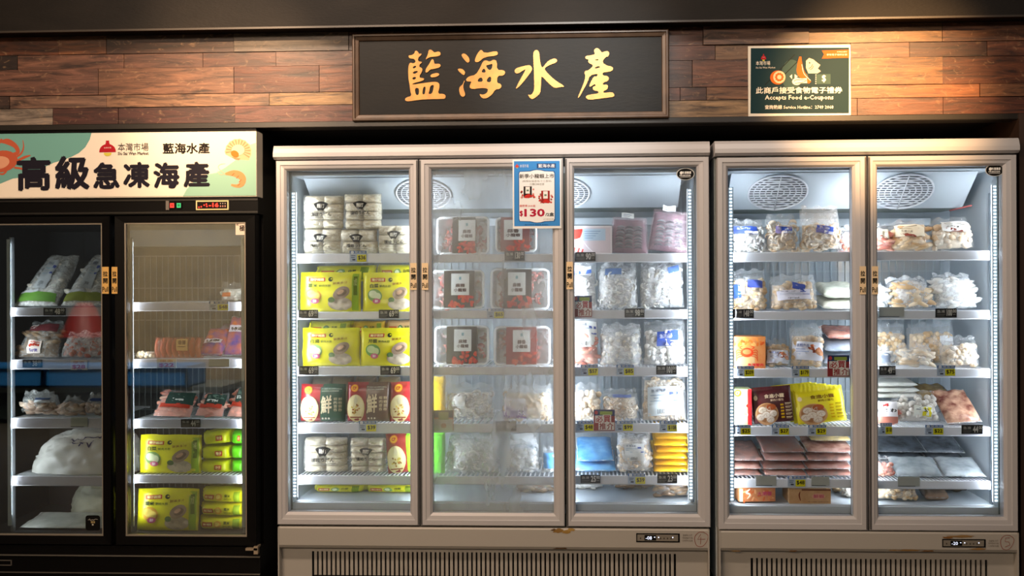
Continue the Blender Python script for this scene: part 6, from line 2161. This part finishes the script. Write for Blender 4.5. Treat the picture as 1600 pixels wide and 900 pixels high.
for a in [
    ('wide', 547, 573, 392, 409, 'blue', '$36', 'blue and yellow tag below the middle udon bags on the top rail'),
    ('wide', 466, 497, 484, 497, 'black', '69.00', 'black tag under the second-shelf corn dumpling pouch'),
    ('wide', 592, 623, 484, 497, 'black', '69.00', 'black tag under the second-shelf cabbage dumpling pouch'),
    ('wide', 466, 497, 572, 586, 'black', '69.00', 'black tag under the third-shelf cabbage dumpling pouch'),
    ('wide', 594, 625, 572, 586, 'black', '69.00', 'black tag under the third-shelf celery dumpling pouch'),
    ('wide', 560, 587, 658, 674, 'blue', '$39', 'blue and yellow tag under the red and brown wonton pouch'),
    ('wide', 789, 820, 392, 407, 'black', '130.00', 'black tag below the top red-sleeved crayfish tray'),
    ('wide', 761, 787, 482, 497, 'blue', '$65', 'blue and yellow tag between the second-shelf crayfish trays'),
    ('wide', 677, 708, 641, 673, 'photo', '', 'product sign with dark top below the frosted prawn bag'),
    ('wide', 774, 806, 658, 673, 'black', '88.00', 'black tag below the purple-labelled prawn bag'),
    ('wide', 899, 931, 394, 408, 'black', '90.00', 'black tag below the white tray box'),
    ('wide', 897, 925, 462, 495, 'red', '', 'red recommendation sign on the second rail below the blue-carded prawns'),
    ('wide', 976, 1007, 482, 496, 'black', '98.00', 'black tag reading 98 under the frosty peeled prawns'),
    ('wide', 907, 934, 570, 586, 'blue', '$57', 'blue and yellow tag under the orange-pink fish pieces'),
    ('wide', 963, 990, 570, 586, 'blue', '$85', 'blue and yellow tag under the cloudy squid rings'),
    ('wide', 1025, 1057, 571, 585, 'black', '101.00', 'black tag under the white scallops with blue label'),
    ('wide', 901, 926.5, 658, 673, 'blue', '$48', 'blue and yellow tag under the round scallops'),
    ('wide', 927, 960, 640, 673, 'red', '', 'red recommendation sign in front of the small prawns'),
    ('wide', 961, 988, 658, 673, 'blue', '$99', 'blue and yellow tag just beside the fourth-shelf red sign'),
    ('wide', 1030, 1057, 658, 674, 'blue', '$108', 'blue and yellow tag under the tall bag with pale card'),
    ('wide', 906, 937, 742, 755, 'black', '25.00', 'black tag reading 25 under the blue flat packs'),
    ('wide', 980, 1007, 740, 756, 'blue', '$39', 'blue and yellow tag under the bag beside the yellow stack'),
    ('wide', 1026, 1057, 741, 755, 'black', '23.00', 'black tag under the yellow flat pack stack'),
    ('twin', 1145, 1178, 483, 497, 'black', '148.00', 'black tag reading 148 under the brown mussels'),
    ('twin', 1151, 1178, 572, 588, 'blue', '$209', 'blue and yellow tag under the crab carton'),
    ('twin', 1237, 1264, 572, 588, 'blue', '$179', 'blue and yellow tag under the zip bag of fish'),
    ('twin', 1293, 1327, 555, 588, 'red', '', 'red recommendation sign at the frame end in front of grey packs'),
    ('twin', 1145, 1172, 664, 679, 'blue', '$25', 'blue and yellow tag under the pale green carton'),
    ('twin', 1205, 1232, 664, 679, 'blue', '$27', 'blue and yellow tag reading 27 under the maroon pouch'),
    ('twin', 1262, 1290, 664, 679, 'blue', '$29', 'blue and yellow tag reading 29 under the yellow bun pouches'),
    ('twin', 1230, 1257, 744, 760, 'blue', '$48', 'blue and yellow tag between the blank holders below the pink packs'),
    ('twin', 1180, 1212, 744, 759, 'clear', '', 'blank tag holder nearer the wall end below the pink packs'),
    ('twin', 1267, 1295, 745, 759, 'clear', '', 'blank tag holder nearer the mullion below the pink packs'),
    ('twin', 1462, 1495, 482, 496, 'black', '100.00', 'black tag reading 100 under the cream fillets'),
    ('twin', 1374, 1413, 480, 495, 'clear', '', 'blank tag holder beside the mullion under the white fillets'),
    ('twin', 1374, 1399, 572, 586, 'black', '49.00', 'black tag reading 49 under the grey-carded bag'),
    ('twin', 1464, 1492, 571, 587, 'blue', '$75', 'blue and yellow tag under the cream fish chunks'),
    ('twin', 1375, 1393, 661, 678, 'blue', '$18', 'blue and yellow tag under the fish cake pack'),
    ('twin', 1445, 1473, 664, 679, 'blue', '$22', 'blue and yellow tag under the tilted mussels'),
    ('twin', 1502, 1535, 664, 678, 'black', '44.00', 'black tag reading 44 under the reddish meat slab'),
    ('twin', 1402, 1436, 745, 760, 'clear', '', 'blank tag holder below the pale grey flat pack'),
    ('black', 68, 102, 481, 493, 'black', '48.00', 'black tag below the two green-edged fish bags'),
    ('black', 35, 65, 562, 574, 'black', '38.00', 'black tag below the dark red fish pack'),
    ('black', 110, 136, 563, 578, 'white', '$28', 'white tag with orange print below the prepared seafood pack'),
    ('black', 110, 136, 652, 667, 'clear', '', 'blank tag holder below the folded brown squid'),
    ('black', 327, 357, 471, 485, 'blue', '$48', 'blue and yellow tag on the nearly empty top shelf rail'),
    ('black', 245, 275, 561, 575, 'white', '$22', 'white tag with orange print below the sausages'),
    ('black', 326, 358, 561, 573, 'clear', '', 'blank tag holder below the orange and purple packs'),
    ('black', 282, 312, 655, 668, 'black', '44.00', 'black tag below the sliced pork packs'),
]:
    price_tag(*a)

# ------------------------------------------------------------------ the blue price poster on the middle door
PYY = -.006
sf = Flat((X(839, PYY, 300), PYY, Z(357, PYY, 839)), X(877, PYY) - X(801, PYY), Z(249, PYY, 839) - Z(357, PYY, 839))
b = MB()
b.box(sf.O.x - sf.w / 2, sf.O.x + sf.w / 2, PYY, PYY + .004, sf.O.z, sf.O.z + sf.h, mat('poster_white', '#eef0ee', .25))
pp = b.build('price_poster', None, sf.O)
tag(pp, 'blue and white crayfish price poster taped to the middle freezer door', 'poster')
b = MB()
BL, DB, WHT, DKT = ink('#3f8ed8', .25), ink('#2a5f9e', .25), ink('#f0f3f4', .25), ink('#4a443c')
rect(b, sf, .03, .025, .97, .965, BL, 0)
poly(b, sf, [(.14, .17), (.34, .165), (.42, .15), (.50, .145), (.60, .15), (.68, .165), (.86, .17), (.875, .20), (.875, .87), (.86, .90), (.68, .905), (.60, .92), (.50, .925), (.42, .92), (.34, .905), (.14, .90), (.12, .87), (.12, .20)], DB, 1)
poly(b, sf, [(.15, .18), (.36, .175), (.44, .16), (.50, .155), (.58, .16), (.66, .175), (.84, .18), (.86, .21), (.86, .86), (.84, .89), (.66, .895), (.58, .91), (.50, .915), (.44, .91), (.36, .895), (.15, .89), (.135, .86), (.135, .21)], WHT, 2)
dome_logo(b, sf, .055, .065, .13, .125, 2, '#d8402c')
text(b, sf, '本灣市場', .15, .07, .33, .12, ink('#d8e6f4'), 2, .01)
rect(b, sf, .50, .06, .89, .13, ink('#2c4f86'), 2)
text(b, sf, '藍海水產', .53, .068, .87, .122, ink('#dfe8f2'), 3, .02)
text(b, sf, '新季小龍蝦上市', .14, .21, .855, .275, DKT, 3, .015)
text(b, sf, '(麻辣味/蒜香味/十三香味)', .20, .30, .80, .335, ink('#9a9890'), 3, .0)
text(b, sf, '三種口味任選', .35, .345, .65, .375, ink('#8a887e'), 3, .0)
for (x0, y0, x1, y1, c) in ((.17, .39, .45, .56, '#241a18'), (.53, .455, .82, .64, '#9a2220')):
    w_, h_ = x1 - x0, y1 - y0
    random.seed(int(x0 * 100))
    for i in range(26):
        ell(b, sf, x0 + w_ * random.random(), y0 + h_ * random.uniform(.25, .95), .022, .014, ink(random.choice(['#c8443a', '#b8302c', '#d89088', '#8a4a44'])), 3, random.uniform(0, 3), n=7)
    rect(b, sf, x0 + w_ * .2, y0, x1 - w_ * .2, y1 - h_ * .05, ink(c), 4)
    for i in range(10):
        ell(b, sf, x0 + w_ * random.uniform(.3, .78), y0 + h_ * random.uniform(.72, .92), .028, .016, ink('#c8302a'), 5, 0, n=7)
    rect(b, sf, x0 + w_ * .34, y0 + h_ * .04, x1 - w_ * .34, y0 + h_ * .62, ink('#f0efec'), 6)
    rect(b, sf, x0 + w_ * .42, y0 + h_ * .28, x1 - w_ * .42, y0 + h_ * .42, ink('#6a8a78'), 7)
text(b, sf, '優惠價 $68/盒', .14, .655, .47, .69, ink('#d04a48'), 3, .01)
CRN = ink('#b01c3e')
text(b, sf, '$', .14, .74, .21, .83, CRN, 3, .03)
text(b, sf, '130', .235, .715, .66, .83, CRN, 3, .03)
text(b, sf, '/2盒', .67, .77, .85, .825, ink('#4a4f52'), 3, .03)
text(b, sf, '(口味任選)', .63, .855, .85, .885, ink('#a8a8a4'), 3, .0)
text(b, sf, '圖片只供參考  數量有限  售完即止', .25, .935, .73, .955, ink('#1f4f86'), 3, .0)
b.build('printed_sheet', pp)

# ================================================================== THE STALL ACROSS THE AISLE, seen mirrored in the dark glass
def AM(u, v, D):
    """where a thing stands behind the viewer so that the pane at y=.015 mirrors it: D metres in front of the pane"""
    p = AT(u, v, D)
    return V3((p.x, .03 - p.y, p.z))


b = MB()
p0, p1 = AM(196, 600, 6.6), AM(440, 330, 6.6)
b.box(p0.x, p1.x, p0.y - .1, p0.y, 0, 2.9, mat('stall_wall', '#b09a76', .7, var=.25, vscale=5))
o = b.build('wall_front', kind='structure')
p0, p1 = AM(-60, 604, 5.6), AM(345, 604, 5.6)
ct = thing('stall_counter', 'dark stall counter across the aisle, mirrored in the black freezer glass', 'counter', ((p0.x + p1.x) / 2, p0.y, 0))
b = MB()
b.box(p0.x, p1.x, p0.y - .7, p0.y, .05, p0.z - .06, mat('counter_dark', '#26302f', .5))
b.build('body', ct)
b = MB()
b.box(p0.x - .02, p1.x + .02, p0.y - .72, p0.y + .02, p0.z - .06, p0.z, mat('counter_steel', '#8a9290', .35, .5))
b.build('worktop', ct)
TB = mat('tub_blue', '#2f7cc4', .35)
for (u0, u1, nm) in ((-50, 66, 'outer'), (70, 190, 'middle'), (194, 292, 'inner')):
    a, c = AM(u0, 602, 5.5), AM(u1, 566, 5.5)
    z0 = p0.z + .001
    b = MB()
    w_ = .02
    y1, y0 = a.y, a.y - .5
    b.box(a.x, c.x, y0, y1, z0, z0 + .02, TB)
    for q in ((a.x, a.x + w_, y0, y1), (c.x - w_, c.x, y0, y1), (a.x, c.x, y0, y0 + w_), (a.x, c.x, y1 - w_, y1)):
        b.box(q[0], q[1], q[2], q[3], z0, z0 + .21, TB)
    b.box(a.x - .015, c.x + .015, y1 - .005, y1 + .02, z0 + .19, z0 + .22, TB)
    o = b.build('fish_tub', None, ((a.x + c.x) / 2, y1, z0))
    tag(o, 'blue fish tub, %s of three, mirrored in the black freezer glass' % nm, 'tub', 'blue tubs on the stall')
    b = MB()
    b.box(a.x + .03, c.x - .03, y0 + .03, y1 - .03, z0 + .14, z0 + .16, mat('crushed_ice', '#dfe4e2', .4, bump=1.0, bscale=30))
    b.build('crushed_ice', o)
a = AM(132, 520, 6.2)  # added lamp with glowing bulb; gives the red patch mirrored in the glass
b = MB()
n = 20
v = []
for r_, z in ((.07, 1.20), (.12, 1.14), (.22, .90), (.24, .84)):
    v += [(a.x + r_ * math.cos(2 * math.pi * i / n), a.y + r_ * math.sin(2 * math.pi * i / n), z) for i in range(n)]
b.add(v, [(k * n + i, k * n + (i + 1) % n, k * n + n + (i + 1) % n, k * n + n + i) for k in range(3) for i in range(n)], mat('lamp_red', '#8a1814', .5), True)
ls = b.build('stand_in_lamp', None, (a.x, a.y, .84))
tag(ls, 'added red lamp shade over the stall, for a red shape mirrored in the glass', 'lamp')
b = MB()
b.tube([(a.x, a.y, 1.18), (a.x, a.y, 3.4)], .008, GAP)
b.build('flex', ls)
b = MB()
b.blob((a.x, a.y, .92), .045, .045, .06, Matrix.Identity(3), mat('lamp_bulb', '#ffd9a0', .4, emit=6), 10, 7, 0, 0)
b.build('bulb', ls)
area('stall_fill', (AM(150, 400, 4.4).x, AM(150, 400, 4.4).y, 3.1), (AM(190, 560, 6).x, AM(190, 560, 6).y, .8), 2.4, .4, 260, (1.0, .90, .74))  # added lamp, brightens the stall enough to mirror in the glass
